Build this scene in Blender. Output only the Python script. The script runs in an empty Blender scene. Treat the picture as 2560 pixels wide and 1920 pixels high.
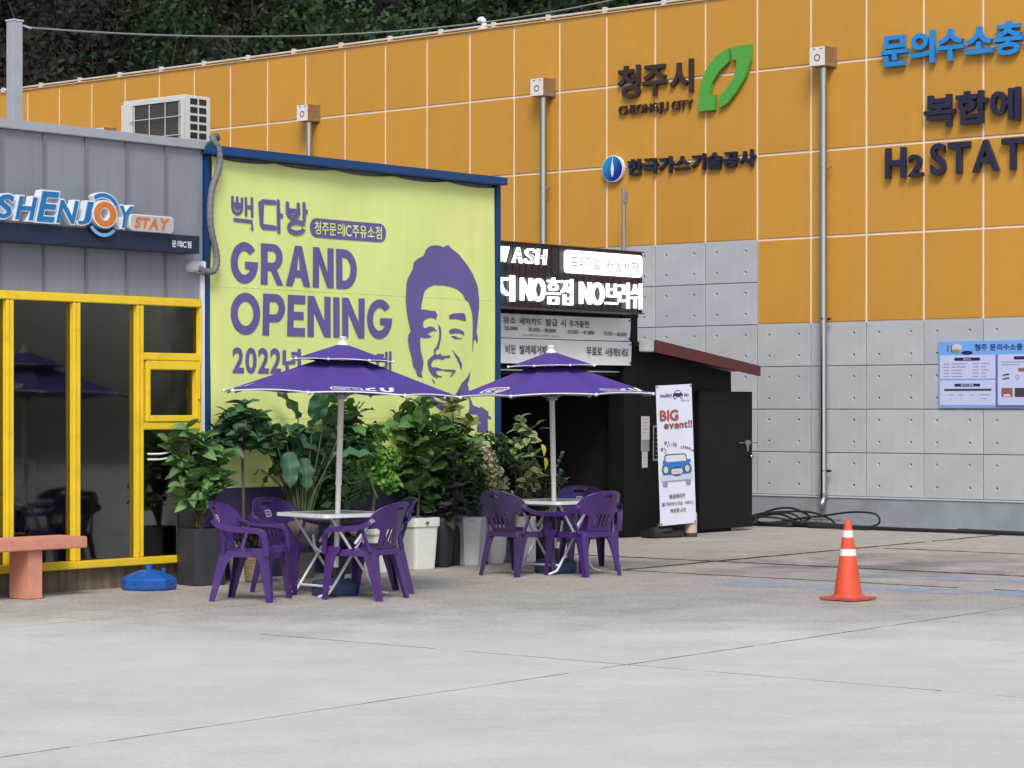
import bpy, bmesh, math, random
import numpy as np
from mathutils import Matrix, Vector
from mathutils.geometry import delaunay_2d_cdt

# ------------------------------------------------------------------ camera, sky, sun, exposure
scene = bpy.context.scene
col = scene.collection
cam_data = bpy.data.cameras.new('camera')
cam_data.sensor_width = 36.0
cam_data.lens = 36.0 * 6164 / 2560
cam_data.shift_y = 0.0254
cam_data.clip_end = 800
cam = bpy.data.objects.new('camera', cam_data)
cam.location = (0, 0, 1.6)
cam.rotation_euler = (math.radians(90), 0, 0)
col.objects.link(cam)
scene.camera = cam

SUN_ELEV = math.radians(48)
SUN_AZ = math.radians(179)          # compass style: clockwise from +Y
world = bpy.data.worlds.new('World')
scene.world = world
world.use_nodes = True
wn = world.node_tree
sky = wn.nodes.new('ShaderNodeTexSky')
sky.sky_type = 'NISHITA'
sky.sun_disc = False
sky.sun_elevation = SUN_ELEV
sky.sun_rotation = SUN_AZ
sky.air_density = 1.0
sky.dust_density = 3.0
wn.nodes['Background'].inputs['Strength'].default_value = 0.105
wn.links.new(sky.outputs[0], wn.nodes['Background'].inputs['Color'])
sun_data = bpy.data.lights.new('sun', 'SUN')
sun_data.energy = 1.35
sun_data.angle = math.radians(20)
sun_data.color = (1.0, 0.96, 0.90)
sun = bpy.data.objects.new('sun', sun_data)
sd = Vector((math.sin(SUN_AZ) * math.cos(SUN_ELEV), math.cos(SUN_AZ) * math.cos(SUN_ELEV), math.sin(SUN_ELEV)))
sun.rotation_euler = sd.to_track_quat('Z', 'Y').to_euler()
col.objects.link(sun)
scene.view_settings.view_transform = 'Standard'
scene.view_settings.look = 'None'
scene.view_settings.exposure = 0.64
scene.view_settings.gamma = 1.0
scene.view_settings.use_curve_mapping = False

R = math.radians
random.seed(7)
TH = math.atan2(6164, 5220)          # heading of the shop front
ROT_A = TH                            # x runs along the shop front, y into the building
ROT_B = TH - math.pi / 2              # x runs along the orange wall, y into it
OA = Vector((-3.05, 22.78, 0))
OB = Vector((3.34, 35.1, 0))
MA = Matrix.Translation(OA) @ Matrix.Rotation(ROT_A, 4, 'Z')
MBW = Matrix.Translation(OB) @ Matrix.Rotation(ROT_B, 4, 'Z')

# ------------------------------------------------------------------ materials
MATS = {}
def mat(name, c, rough=0.6, metal=0.0, var=0.07, scale=5.0, bump=0.0, bscale=60.0, spec=0.5, objvar=0.0, emit=None, streak=0.0, dirt=None):
    if name in MATS: return MATS[name]
    m = bpy.data.materials.new(name); m.use_nodes = True
    nt = m.node_tree; L = nt.links.new; N = nt.nodes.new
    b = nt.nodes['Principled BSDF']
    b.inputs['Roughness'].default_value = rough
    b.inputs['Metallic'].default_value = metal
    b.inputs['Specular IOR Level'].default_value = spec
    tc = N('ShaderNodeTexCoord')
    n1 = N('ShaderNodeTexNoise'); n1.inputs['Scale'].default_value = scale; n1.inputs['Detail'].default_value = 6
    L(tc.outputs['Object'], n1.inputs['Vector'])
    mr = N('ShaderNodeMapRange'); mr.inputs['From Min'].default_value = .3; mr.inputs['From Max'].default_value = .7
    mr.inputs['To Min'].default_value = 1 - var; mr.inputs['To Max'].default_value = 1 + var
    L(n1.outputs['Fac'], mr.inputs['Value'])
    fac = mr.outputs['Result']
    def mul(a, bb):
        x = N('ShaderNodeMath'); x.operation = 'MULTIPLY'; L(a, x.inputs[0])
        if hasattr(bb, 'node'): L(bb, x.inputs[1])
        else: x.inputs[1].default_value = bb
        return x.outputs[0]
    if objvar:
        oi = N('ShaderNodeObjectInfo')
        m2 = N('ShaderNodeMapRange'); m2.inputs['To Min'].default_value = 1 - objvar; m2.inputs['To Max'].default_value = 1 + objvar
        L(oi.outputs['Random'], m2.inputs['Value']); fac = mul(fac, m2.outputs['Result'])
    if streak:
        mp = N('ShaderNodeMapping'); mp.inputs['Scale'].default_value = (14, 14, .5); L(tc.outputs['Object'], mp.inputs['Vector'])
        n3 = N('ShaderNodeTexNoise'); n3.inputs['Scale'].default_value = 1.0; n3.inputs['Detail'].default_value = 4
        L(mp.outputs[0], n3.inputs['Vector'])
        m3 = N('ShaderNodeMapRange'); m3.inputs['From Min'].default_value = .35; m3.inputs['From Max'].default_value = .7
        m3.inputs['To Min'].default_value = 1 + streak * .4; m3.inputs['To Max'].default_value = 1 - streak
        L(n3.outputs['Fac'], m3.inputs['Value']); fac = mul(fac, m3.outputs['Result'])
    vm = N('ShaderNodeVectorMath'); vm.operation = 'SCALE'; vm.inputs[0].default_value = c[:3]
    L(fac, vm.inputs['Scale'])
    out = vm.outputs[0]
    if dirt:                                         # worn or dirty patches: colour, amount, noise scale
        dc, amt, dsc = dirt
        n4 = N('ShaderNodeTexNoise'); n4.inputs['Scale'].default_value = dsc; n4.inputs['Detail'].default_value = 8; n4.inputs['Roughness'].default_value = .65
        L(tc.outputs['Object'], n4.inputs['Vector'])
        m4 = N('ShaderNodeMapRange'); m4.inputs['From Min'].default_value = .55; m4.inputs['From Max'].default_value = .72; m4.inputs['To Max'].default_value = amt
        L(n4.outputs['Fac'], m4.inputs['Value'])
        mx = N('ShaderNodeMix'); mx.data_type = 'RGBA'; L(m4.outputs['Result'], mx.inputs['Factor'])
        L(out, mx.inputs['A']); mx.inputs['B'].default_value = (*dc, 1); out = mx.outputs['Result']
    L(out, b.inputs['Base Color'])
    if bump:
        n2 = N('ShaderNodeTexNoise'); n2.inputs['Scale'].default_value = bscale; n2.inputs['Detail'].default_value = 4
        L(tc.outputs['Object'], n2.inputs['Vector'])
        bp = N('ShaderNodeBump'); bp.inputs['Strength'].default_value = bump; bp.inputs['Distance'].default_value = .02
        L(n2.outputs['Fac'], bp.inputs['Height']); L(bp.outputs[0], b.inputs['Normal'])
    if emit:
        b.inputs['Emission Color'].default_value = (*emit[0], 1); b.inputs['Emission Strength'].default_value = emit[1]
    MATS[name] = m
    return m

def leafmat(name, c, vein=None, var=.25, edge=None, trans=.15, rough=.5):
    """leaf colour with a paler midrib (uv.x across the leaf), per-leaf variation and some light passing through"""
    m = mat(name, c, rough, var=.12, scale=9, objvar=var)
    nt = m.node_tree; L = nt.links.new; N = nt.nodes.new
    b = nt.nodes['Principled BSDF']
    b.inputs['Subsurface Weight'].default_value = 0
    src = b.inputs['Base Color'].links[0].from_socket
    at = N('ShaderNodeAttribute'); at.attribute_name = 'across'
    if vein:
        mr = N('ShaderNodeMapRange'); mr.inputs['From Min'].default_value = .02; mr.inputs['From Max'].default_value = .16; mr.inputs['To Min'].default_value = .85; mr.inputs['To Max'].default_value = 0
        L(at.outputs['Fac'], mr.inputs['Value'])
        mx = N('ShaderNodeMix'); mx.data_type = 'RGBA'; L(mr.outputs['Result'], mx.inputs['Factor']); L(src, mx.inputs['A']); mx.inputs['B'].default_value = (*vein, 1)
        src = mx.outputs['Result']
    if edge:
        tc = N('ShaderNodeTexCoord'); nz = N('ShaderNodeTexNoise'); nz.inputs['Scale'].default_value = 22
        L(tc.outputs['Object'], nz.inputs['Vector'])
        ad = N('ShaderNodeMath'); ad.operation = 'ADD'; L(at.outputs['Fac'], ad.inputs[0]); L(nz.outputs['Fac'], ad.inputs[1])
        mr = N('ShaderNodeMapRange'); mr.inputs['From Min'].default_value = .95; mr.inputs['From Max'].default_value = 1.25
        L(ad.outputs[0], mr.inputs['Value'])
        mx = N('ShaderNodeMix'); mx.data_type = 'RGBA'; L(mr.outputs['Result'], mx.inputs['Factor']); L(src, mx.inputs['A']); mx.inputs['B'].default_value = (*edge, 1)
        src = mx.outputs['Result']
    L(src, b.inputs['Base Color'])
    tr = N('ShaderNodeBsdfTranslucent'); L(src, tr.inputs['Color'])
    ms = N('ShaderNodeMixShader'); ms.inputs[0].default_value = trans
    L(b.outputs[0], ms.inputs[1]); L(tr.outputs[0], ms.inputs[2])
    L(ms.outputs[0], nt.nodes['Material Output'].inputs['Surface'])
    return m

# ------------------------------------------------------------------ mesh helpers
class Mesh:
    def __init__(s): s.v = []; s.f = []; s.mi = []; s.smooth = []; s.cur = 0; s.sm = False
    def add(s, vs, fs):
        n = len(s.v); s.v += [tuple(v) for v in vs]
        for f in fs: s.f.append(tuple(i + n for i in f)); s.mi.append(s.cur); s.smooth.append(s.sm)
        return s
    def box(s, x0, x1, y0, y1, z0, z1, M=None, bev=0.0):
        if bev:
            bm = bmesh.new(); bmesh.ops.create_cube(bm, size=1)
            for v in bm.verts: v.co = Vector(((x0 + x1) / 2 + v.co.x * (x1 - x0), (y0 + y1) / 2 + v.co.y * (y1 - y0), (z0 + z1) / 2 + v.co.z * (z1 - z0)))
            bmesh.ops.bevel(bm, geom=list(bm.edges), offset=bev, segments=2, affect='EDGES', clamp_overlap=True)
            bm.verts.index_update()
            vs = [v.co.copy() for v in bm.verts]; fs = [[v.index for v in f.verts] for f in bm.faces]; bm.free()
        else:
            vs = [Vector(p) for p in ((x0,y0,z0),(x1,y0,z0),(x1,y1,z0),(x0,y1,z0),(x0,y0,z1),(x1,y0,z1),(x1,y1,z1),(x0,y1,z1))]
            fs = [(0,3,2,1),(4,5,6,7),(0,1,5,4),(1,2,6,5),(2,3,7,6),(3,0,4,7)]
        if M: vs = [M @ v for v in vs]
        return s.add(vs, fs)
    def tube(s, pts, r, seg=8, caps=True, r2=None, flat=None):
        """tube along points; r number or list; flat=(a,b) gives an oval section: a along the side, b along the local up"""
        pts = [Vector(p) for p in pts]; n = len(pts)
        rs = r if isinstance(r, (list, tuple)) else [r + (((r2 - r) * i / (n - 1)) if r2 is not None else 0) for i in range(n)]
        vs = []; fs = []; old = s.sm; s.sm = True
        side0 = None
        for i, p in enumerate(pts):
            d = (pts[min(i + 1, n - 1)] - pts[max(i - 1, 0)]).normalized()
            if side0 is None:
                ref = Vector((0, 0, 1)) if abs(d.z) < .9 else Vector((0, 1, 0))
                side = d.cross(ref).normalized()
            else:
                side = (side0 - d * side0.dot(d)).normalized()
            side0 = side; up = side.cross(d).normalized()
            a, b = flat if flat else (1, 1)
            for k in range(seg):
                t = 2 * math.pi * k / seg
                vs.append(p + side * math.cos(t) * rs[i] * a + up * math.sin(t) * rs[i] * b)
        for i in range(n - 1):
            for k in range(seg):
                k2 = (k + 1) % seg
                fs.append((i*seg + k, i*seg + k2, (i+1)*seg + k2, (i+1)*seg + k))
        s.add(vs, fs); s.sm = False
        if caps: s.add(vs[:seg], [tuple(range(seg))[::-1]]); s.add(vs[-seg:], [tuple(range(seg))])
        s.sm = old
        return s
    def lathe(s, prof, seg=24, c=(0, 0, 0), sx=1, sy=1, smooth=True, rot=0, sq=None):
        """profile [(r,z)], optional sq = superellipse power for a squarish section"""
        vs = []; fs = []; n = len(prof)
        for r, z in prof:
            for k in range(seg):
                t = 2 * math.pi * k / seg + rot
                q = 1.0
                if sq: q = (abs(math.cos(t - rot)) ** sq + abs(math.sin(t - rot)) ** sq) ** (-1 / sq)
                vs.append((c[0] + r * q * math.cos(t) * sx, c[1] + r * q * math.sin(t) * sy, c[2] + z))
        for i in range(n - 1):
            for k in range(seg):
                k2 = (k + 1) % seg
                fs.append((i*seg + k, i*seg + k2, (i+1)*seg + k2, (i+1)*seg + k))
        old = s.sm; s.sm = smooth; s.add(vs, fs); s.sm = old
        if prof[0][0] > 1e-4: s.add(vs[:seg], [tuple(range(seg))[::-1]])
        if prof[-1][0] > 1e-4: s.add(vs[-seg:], [tuple(range(seg))])
        return s
    def xf(s, M):
        s.v = [tuple(M @ Vector(v)) for v in s.v]; return s
    def data(s, name, mats):
        me = bpy.data.meshes.new(name)
        me.from_pydata(s.v, [], s.f)
        for m in (mats if isinstance(mats, (list, tuple)) else [mats]): me.materials.append(m)
        me.polygons.foreach_set('material_index', s.mi)
        me.polygons.foreach_set('use_smooth', s.smooth)
        me.update()
        return me
    def build(s, name, mats, parent=None, **kw):
        return place(name, s.data(name, mats), parent, **kw)

def place(name, me, parent=None, M=None, label=None, kind=None):
    o = bpy.data.objects.new(name, me); col.objects.link(o)
    if parent: o.parent = parent
    if M is not None: o.matrix_local = M
    if label: o['label'] = label
    if kind: o['kind'] = kind
    return o

def tag(o, label, cat, group=None, kind=None):
    o['label'] = label
    if cat: o['category'] = cat
    if group: o['group'] = group
    if kind: o['kind'] = kind
    return o

def thing(name, label, cat, M, group=None):
    o = bpy.data.objects.new(name, None); col.objects.link(o)
    o.empty_display_size = .1
    o.matrix_world = M
    return tag(o, label, cat, group)

def struct(o):
    o['kind'] = 'structure'; return o

def copy_tree(o, parent=None, label=None, M=None):
    c = o.copy(); col.objects.link(c); c.parent = parent
    if label: c['label'] = label
    if M is not None: c.matrix_world = M
    for ch in list(o.children): copy_tree(ch, c)
    return c

def T(x, y, z=0, rz=0): return Matrix.Translation((x, y, z)) @ Matrix.Rotation(rz, 4, 'Z')
def AF(t, y, z=0, rz=0): return MA @ T(t, y, z, rz)       # place on the shop-front frame
def BF(x, y, z=0, rz=0): return MBW @ T(x, y, z, rz)      # place on the orange-wall frame

def fill2d(loops, grid=None):
    """triangulate outline + hole loops (2-D); optional inner grid points every `grid` units. returns verts, tris"""
    vs = []; es = []
    for lp in loops:
        n = len(vs); k = len(lp); vs += [Vector((p[0], p[1])) for p in lp]
        es += [(n + i, n + (i + 1) % k) for i in range(k)]
    def inside(x, y):
        c = False
        for lp in loops:
            k = len(lp); j = k - 1
            for i in range(k):
                if ((lp[i][1] > y) != (lp[j][1] > y)) and x < (lp[j][0] - lp[i][0]) * (y - lp[i][1]) / (lp[j][1] - lp[i][1]) + lp[i][0]: c = not c
                j = i
        return c
    if grid:
        xs = [v.x for v in vs]; zs = [v.y for v in vs]
        gx = np.arange(min(xs) + grid * .5, max(xs), grid); gy = np.arange(min(zs) + grid * .5, max(zs), grid)
        for a in gx:
            for b in gy:
                if inside(a, b): vs.append(Vector((a, b)))
    r = delaunay_2d_cdt(vs, es, [], 0, 1e-6)
    P = r[0]; out = []
    for f in r[2]:
        if inside(sum(P[i].x for i in f) / 3, sum(P[i].y for i in f) / 3): out.append(tuple(f))
    return [(v.x, v.y) for v in P], out

def shell(loops, fn, th, grid=None, smooth=True):
    """solid sheet: 2-D loops mapped through fn(x,y)->(point), thickened by th along the surface normal"""
    v2, tris = fill2d(loops, grid)
    P = [Vector(fn(*p)) for p in v2]
    Nn = [Vector((0, 0, 0)) for _ in P]
    for f in tris:
        n = (P[f[1]] - P[f[0]]).cross(P[f[2]] - P[f[0]])
        for i in f: Nn[i] += n
    Nn = [n.normalized() if n.length else n for n in Nn]
    k = len(P); m = Mesh(); m.sm = smooth
    top = [p + n * th / 2 for p, n in zip(P, Nn)]; bot = [p - n * th / 2 for p, n in zip(P, Nn)]
    m.add(top + bot, [f for f in tris] + [tuple(i + k for i in f[::-1]) for f in tris])
    cnt = {}
    for f in tris:
        for i in range(3): cnt[(f[i], f[(i + 1) % 3])] = 1
    m.sm = False
    for (a, b) in cnt:
        if (b, a) not in cnt: m.add([top[a], top[b], bot[b], bot[a]], [(0, 3, 2, 1)])
    return m

def prism(loops, depth, y0=0.0):
    """flat outline in x-z pushed from y0 (front) back to y0+depth"""
    v2, tris = fill2d(loops); k = len(v2); m = Mesh()
    fr = [(x, y0, z) for x, z in v2]; bk = [(x, y0 + depth, z) for x, z in v2]
    def ccw(f):
        a, b, c = (v2[i] for i in f); return (b[0]-a[0])*(c[1]-a[1]) - (b[1]-a[1])*(c[0]-a[0]) > 0
    tris = [f if ccw(f) else f[::-1] for f in tris]
    m.add(fr, tris)
    if depth:
        m.add(bk, [f[::-1] for f in tris])
        es = {(f[i], f[(i+1) % 3]) for f in tris for i in range(3)}
        for a, b in es:
            if (b, a) not in es: m.add([fr[a], fr[b], bk[b], bk[a]], [(1, 0, 3, 2)])
    return m

def rrect(x0, x1, z0, z1, r, n=5):
    pts = []
    for cx, cz, a in ((x1 - r, z1 - r, 0), (x0 + r, z1 - r, 90), (x0 + r, z0 + r, 180), (x1 - r, z0 + r, 270)):
        for i in range(n + 1):
            t = R(a + 90 * i / n); pts.append((cx + r * math.cos(t), cz + r * math.sin(t)))
    return pts
def ell(cx, cz, rx, rz, n=24, a0=0, a1=360):
    return [(cx + rx * math.cos(R(a0 + (a1 - a0) * i / n)), cz + rz * math.sin(R(a0 + (a1 - a0) * i / n))) for i in range(n if a1 - a0 == 360 else n + 1)]
def stroke(pts, w, closed=False):
    """outline polygon of a round-capped stroke along 2-D points"""
    P = [Vector(p) for p in pts]; n = len(P); le = []; ri = []
    for i, p in enumerate(P):
        d = (P[min(i+1, n-1)] - P[max(i-1, 0)]).normalized(); nn = Vector((-d.y, d.x)) * w / 2
        if 0 < i < n - 1:
            d1 = (P[i] - P[i-1]).normalized(); k = 1 / max(.6, abs(d1.dot(d))); nn *= k
        le.append(p + nn); ri.append(p - nn)
    def cap(p, d):
        a = math.atan2(d.y, d.x)
        return [Vector((p.x + w/2*math.cos(a + t), p.y + w/2*math.sin(a + t))) for t in (R(60), R(30), 0, R(-30), R(-60))]
    out = le + cap(P[-1], P[-1] - P[-2]) + ri[::-1] + cap(P[0], P[0] - P[1])
    return [(v.x, v.y) for v in out]

_tmp = {}
HANGUL = '청주시한국가스기술공사문의수소충전복합에너현황점유년대프리미엄자동세차지흠집브러쉬카드발급추는용할있습니다비된벌레제거무료로해보요하날워싱데이물닦아서'
def prefetch(chars, off):
    """tessellate several characters in one go: one per line, then split by line"""
    for latin in (True, False):
        if not latin and any(ord(ch) >= 0x1100 for ch in chars): chars = chars + HANGUL      # one pass for every syllable used
        cs = [ch for ch in dict.fromkeys(chars) if (ord(ch) < 0x500) == latin and ch != ' ' and (ch, off) not in _tmp]
        if not cs: continue
        c = bpy.data.curves.new('glyph', 'FONT'); c.body = '\n'.join(cs); c.size = 1; c.offset = off; c.resolution_u = 4; c.fill_mode = 'FRONT'; c.space_line = 4.0
        o = bpy.data.objects.new('glyph', c)
        me = bpy.data.meshes.new_from_object(o)
        bm = bmesh.new(); bm.from_mesh(me); bmesh.ops.remove_doubles(bm, verts=bm.verts, dist=1e-5); bmesh.ops.triangulate(bm, faces=bm.faces[:])
        rows = [([], [], {}) for _ in cs]
        for f in bm.faces:
            k = min(len(cs) - 1, max(0, round((.3 - f.calc_center_median().y) / 4.0)))
            vs, fs, ix = rows[k]; t = []
            for v in f.verts:
                if v.index not in ix: ix[v.index] = len(vs); vs.append((v.co.x, v.co.y + 4.0 * k))
                t.append(ix[v.index])
            fs.append(tuple(t))
        for ch, (vs, fs, ix) in zip(cs, rows): _tmp[(ch, off)] = (vs, fs)
        bm.free(); bpy.data.objects.remove(o); bpy.data.curves.remove(c); bpy.data.meshes.remove(me)
def glyph(ch, off=0.02):
    if ord(ch) >= 0x1100: off = min((0, .012, .021, .03), key=lambda q: abs(q - off))
    if (ch, off) not in _tmp: prefetch(ch, off)
    return _tmp[(ch, off)]

def layout(s, off=0.02, gap=.06, space=.3):
    """list of (char, verts, faces, x shift) laid out on one line, plus the bounds"""
    x = 0; out = []; b = [1e9, -1e9, 1e9, -1e9]; mixed = any(ord(c) >= 0x1100 for c in s)
    for ch in s:
        if ch == ' ': x += space; continue
        v, f = glyph(ch, off)
        if mixed and ord(ch) < 0x500:
            v = [(p[0] * 1.12, p[1] * 1.12 - .03) for p in v]
        if not v: x += space; continue
        lo = min(p[0] for p in v); hi = max(p[0] for p in v)
        han = ord(ch) > 0x1100
        sh = x - lo if not han else x + (.92 - (hi - lo)) / 2 - lo
        vv = [(p[0] + sh, p[1]) for p in v]
        out.append((ch, vv, f))
        b = [min(b[0], min(p[0] for p in vv)), max(b[1], max(p[0] for p in vv)), min(b[2], min(p[1] for p in vv)), max(b[3], max(p[1] for p in vv))]
        x += (hi - lo + gap) if not han else .92
    return out, b

def letters(s, x0, x1, z0, z1, off=0.02, gap=.06, shear=0.0, space=.3):
    """characters fitted to a rectangle (x0..x1, z0..z1): list of (verts2d, faces)"""
    out, b = layout(s, off, gap, space)
    sx = (x1 - x0) / (b[1] - b[0]); sz = (z1 - z0) / (b[3] - b[2])
    res = []
    for ch, vv, f in out:
        res.append(([(x0 + (p[0] - b[0]) * sx + shear * (p[1] - b[2]) * sz, z0 + (p[1] - b[2]) * sz) for p in vv], f))
    return res

def solid2d(v2, tris, depth, y0=0.0):
    m = Mesh(); fr = [(x, y0, z) for x, z in v2]
    def ccw(f):
        a, b, c = (v2[i] for i in f); return (b[0]-a[0])*(c[1]-a[1]) - (b[1]-a[1])*(c[0]-a[0]) > 0
    tris = [f if ccw(f) else f[::-1] for f in tris]
    m.add(fr, tris)
    if depth:
        bk = [(x, y0 + depth, z) for x, z in v2]
        m.add(bk, [f[::-1] for f in tris])
        es = {(f[i], f[(i+1) % 3]) for f in tris for i in range(3)}
        m.cur = 1 if getattr(m, 'sidemat', 0) else 0
        for a, b in es:
            if (b, a) not in es: m.add([fr[a], fr[b], bk[b], bk[a]], [(1, 0, 3, 2)])
    return m

def sign_word(parent, s, x0, x1, z0, z1, depth, y0, ma, name='letter', **kw):
    """solid channel letters, one part each"""
    for v, f in letters(s, x0, x1, z0, z1, **kw):
        solid2d(v, f, depth, y0).build(name, ma, parent)

def print_line(parent, s, x0, x1, z0, z1, y0, ma, name='print_line', fn=None, **kw):
    """a flat printed line, one mesh"""
    m = Mesh()
    for v, f in letters(s, x0, x1, z0, z1, **kw):
        k = solid2d(v, f, 0, y0); m.add(k.v, k.f)
    if fn: m.v = [tuple(fn(*v)) for v in m.v]
    return m.build(name, ma, parent)

def block_letter(c, w, h, t):
    """heavy geometric capitals as outline loops (lists: outline, holes) in a w x h box, stem width t"""
    tz = t * .95
    def ring(a0, a1, n=26): return ell(w/2, h/2, w/2, h/2, n, a0, a1) + ell(w/2, h/2, w/2 - t, h/2 - tz, n, a1, a0)
    if c == 'O': return [[ell(w/2, h/2, w/2, h/2, 32), ell(w/2, h/2, w/2 - t, h/2 - tz, 28)]]
    if c == 'G': return [[ell(w/2, h/2, w/2, h/2, 28, 38, 352) + [(w, h*.53), (w*.52, h*.53), (w*.52, h*.53 - tz*.86), (w - t*1.08, h*.53 - tz*.86)] + ell(w/2, h/2, w/2 - t, h/2 - tz, 26, 333, 42)]]
    if c == 'I': return [[[(0, 0), (w, 0), (w, h), (0, h)]]]
    if c == 'N': return [[[(0, 0), (t, 0), (t, h*.60), (w - t*1.02, 0), (w, 0), (w, h), (w - t, h), (w - t, h*.40), (t*1.02, h), (0, h)]]]
    if c == 'A': return [[[(0, 0), (t*1.05, 0), (w*.5 - w*.5*.50 + t*.52, h*.22), (w*.5 + w*.5*.50 - t*.52, h*.22), (w - t*1.05, 0), (w, 0), (w/2 + t*.56, h), (w/2 - t*.56, h)], [(w*.5 - w*.5*.33 + t*.42, h*.40), (w/2, h*.79), (w*.5 + w*.5*.33 - t*.42, h*.40)]]]
    if c == 'E': return [[[(0, 0), (w, 0), (w, tz), (t, tz), (t, h/2 - tz*.47), (w*.92, h/2 - tz*.47), (w*.92, h/2 + tz*.47), (t, h/2 + tz*.47), (t, h - tz), (w, h - tz), (w, h), (0, h)]]]
    if c == 'D': return [[[(0, 0)] + ell(w*.40, h/2, w*.60, h/2, 18, -90, 90) + [(0, h)], [(t, tz)] + ell(w*.40, h/2, w*.60 - t, h/2 - tz, 16, -90, 90) + [(t, h - tz)]]]
    if c == 'P': return [[[(0, 0), (t, 0), (t, h*.32)] + ell(w*.56, h*.66, w*.44, h*.34, 16, -90, 90) + [(0, h)], [(t, h*.32 + tz*.9)] + ell(w*.54, h*.66, w*.46 - t, h*.34 - tz*.9, 12, -90, 90) + [(t, h - tz*.9)]]]
    if c == 'R': return [[[(0, 0), (t, 0), (t, h*.34), (w*.44, h*.34), (w*.72, 0), (w, 0), (w*.70, h*.38)] + ell(w*.54, h*.68, w*.42, h*.32, 14, -62, 90) + [(0, h)], [(t, h*.36 + tz*.85)] + ell(w*.52, h*.68, w*.44 - t, h*.32 - tz*.85, 12, -90, 90) + [(t, h - tz*.85)]]]
def block_word(s, x0, x1, z0, z1, t, rel, gap):
    """returns outline loops per letter fitted to the rectangle"""
    tot = sum(rel[c] for c in s); k = (x1 - x0 - gap * (len(s) - 1)) / tot; x = x0; out = []
    for c in s:
        w = rel[c] * k
        for loops in block_letter(c, w, z1 - z0, t): out.append([[(x + p[0], z0 + p[1]) for p in lp] for lp in loops])
        x += w + gap
    return out
# ------------------------------------------------------------------ ground: dark bed sheet, concrete slabs cast on it with open joints
def concrete_mat():
    m = bpy.data.materials.new('yard_concrete'); m.use_nodes = True
    nt = m.node_tree; L = nt.links.new; N = nt.nodes.new; b = nt.nodes['Principled BSDF']
    b.inputs['Roughness'].default_value = .88; b.inputs['Specular IOR Level'].default_value = .25
    tc = N('ShaderNodeTexCoord'); V = tc.outputs['Object']
    def noise(sc, det=6, rough=.6, vec=V):
        n = N('ShaderNodeTexNoise'); n.inputs['Scale'].default_value = sc; n.inputs['Detail'].default_value = det; n.inputs['Roughness'].default_value = rough
        L(vec, n.inputs['Vector']); return n.outputs['Fac']
    def rng(x, a, bb, c, d):
        n = N('ShaderNodeMapRange'); n.inputs[1].default_value = a; n.inputs[2].default_value = bb; n.inputs[3].default_value = c; n.inputs[4].default_value = d
        L(x, n.inputs[0]); return n.outputs[0]
    def mth(op, a, bb):
        n = N('ShaderNodeMath'); n.operation = op
        for i, x in enumerate((a, bb)):
            if hasattr(x, 'node'): L(x, n.inputs[i])
            else: n.inputs[i].default_value = x
        return n.outputs[0]
    sx = N('ShaderNodeSeparateXYZ'); L(V, sx.inputs[0])
    big = noise(.33, 5, .55); mid = noise(1.7, 8, .7); fine = noise(26, 6, .75); grit = noise(95, 3, .8)
    # older pour beside the buildings: washed-out surface with exposed aggregate
    yy = mth('ADD', sx.outputs['Y'], mth('MULTIPLY', mth('SUBTRACT', noise(.7, 6, .65), .5), 7.0))
    old = rng(yy, 17.0, 20.2, 0, 1)
    val = rng(big, .3, .7, .92, 1.06)
    val = mth('MULTIPLY', val, rng(mid, .3, .72, 1.06, .90))
    val = mth('MULTIPLY', val, rng(fine, .35, .7, 1.07, .89))
    val = mth('MULTIPLY', val, rng(grit, .35, .7, 1.05, .93))
    mpp = N('ShaderNodeMapping'); mpp.inputs['Rotation'].default_value = (0, 0, R(12)); mpp.inputs['Scale'].default_value = (.35, 2.6, 1); L(V, mpp.inputs['Vector'])
    val = mth('MULTIPLY', val, rng(noise(2.2, 7, .7, mpp.outputs[0]), .35, .7, 1.03, .95))
    agg = mth('MULTIPLY', rng(fine, .42, .62, 1.14, .74), rng(grit, .4, .65, 1.1, .8))
    agg = mth('MULTIPLY', agg, rng(mid, .35, .68, 1.08, .8))
    mixv = N('ShaderNodeMix'); L(old, mixv.inputs[0]); L(val, mixv.inputs[2]); L(agg, mixv.inputs[3])
    mr = N('ShaderNodeMix'); mr.data_type = 'RGBA'; L(old, mr.inputs['Factor']); mr.inputs['A'].default_value = (.585, .56, .515, 1); mr.inputs['B'].default_value = (.41, .385, .35, 1)
    sc = N('ShaderNodeVectorMath'); sc.operation = 'SCALE'; L(mr.outputs['Result'], sc.inputs[0]); L(mixv.outputs[0], sc.inputs['Scale'])
    # oil stain around the drain
    st = N('ShaderNodeVectorMath'); st.operation = 'DISTANCE'; L(V, st.inputs[0]); st.inputs[1].default_value = (3.6, 25.7, 0)
    sm = mth('MULTIPLY', rng(st.outputs['Value'], .4, 3.2, 1, 0), rng(noise(1.1, 6, .7), .42, .62, 0, 1))
    mx = N('ShaderNodeMix'); mx.data_type = 'RGBA'; L(mth('MULTIPLY', sm, .8), mx.inputs['Factor']); L(sc.outputs[0], mx.inputs['A']); mx.inputs['B'].default_value = (.085, .08, .078, 1)
    # small dark scuffs
    sp = rng(noise(3.1, 9, .8), .63, .73, 0, .45)
    m2 = N('ShaderNodeMix'); m2.data_type = 'RGBA'; L(sp, m2.inputs['Factor']); L(mx.outputs['Result'], m2.inputs['A']); m2.inputs['B'].default_value = (.17, .165, .16, 1)
    L(m2.outputs['Result'], b.inputs['Base Color'])
    bp = N('ShaderNodeBump'); bp.inputs['Distance'].default_value = .012
    L(rng(old, 0, 1, .25, .7), bp.inputs['Strength']); L(mth('ADD', fine, mth('MULTIPLY', grit, .5)), bp.inputs['Height']); L(bp.outputs[0], b.inputs['Normal'])
    return m
CONC = concrete_mat()
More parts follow.
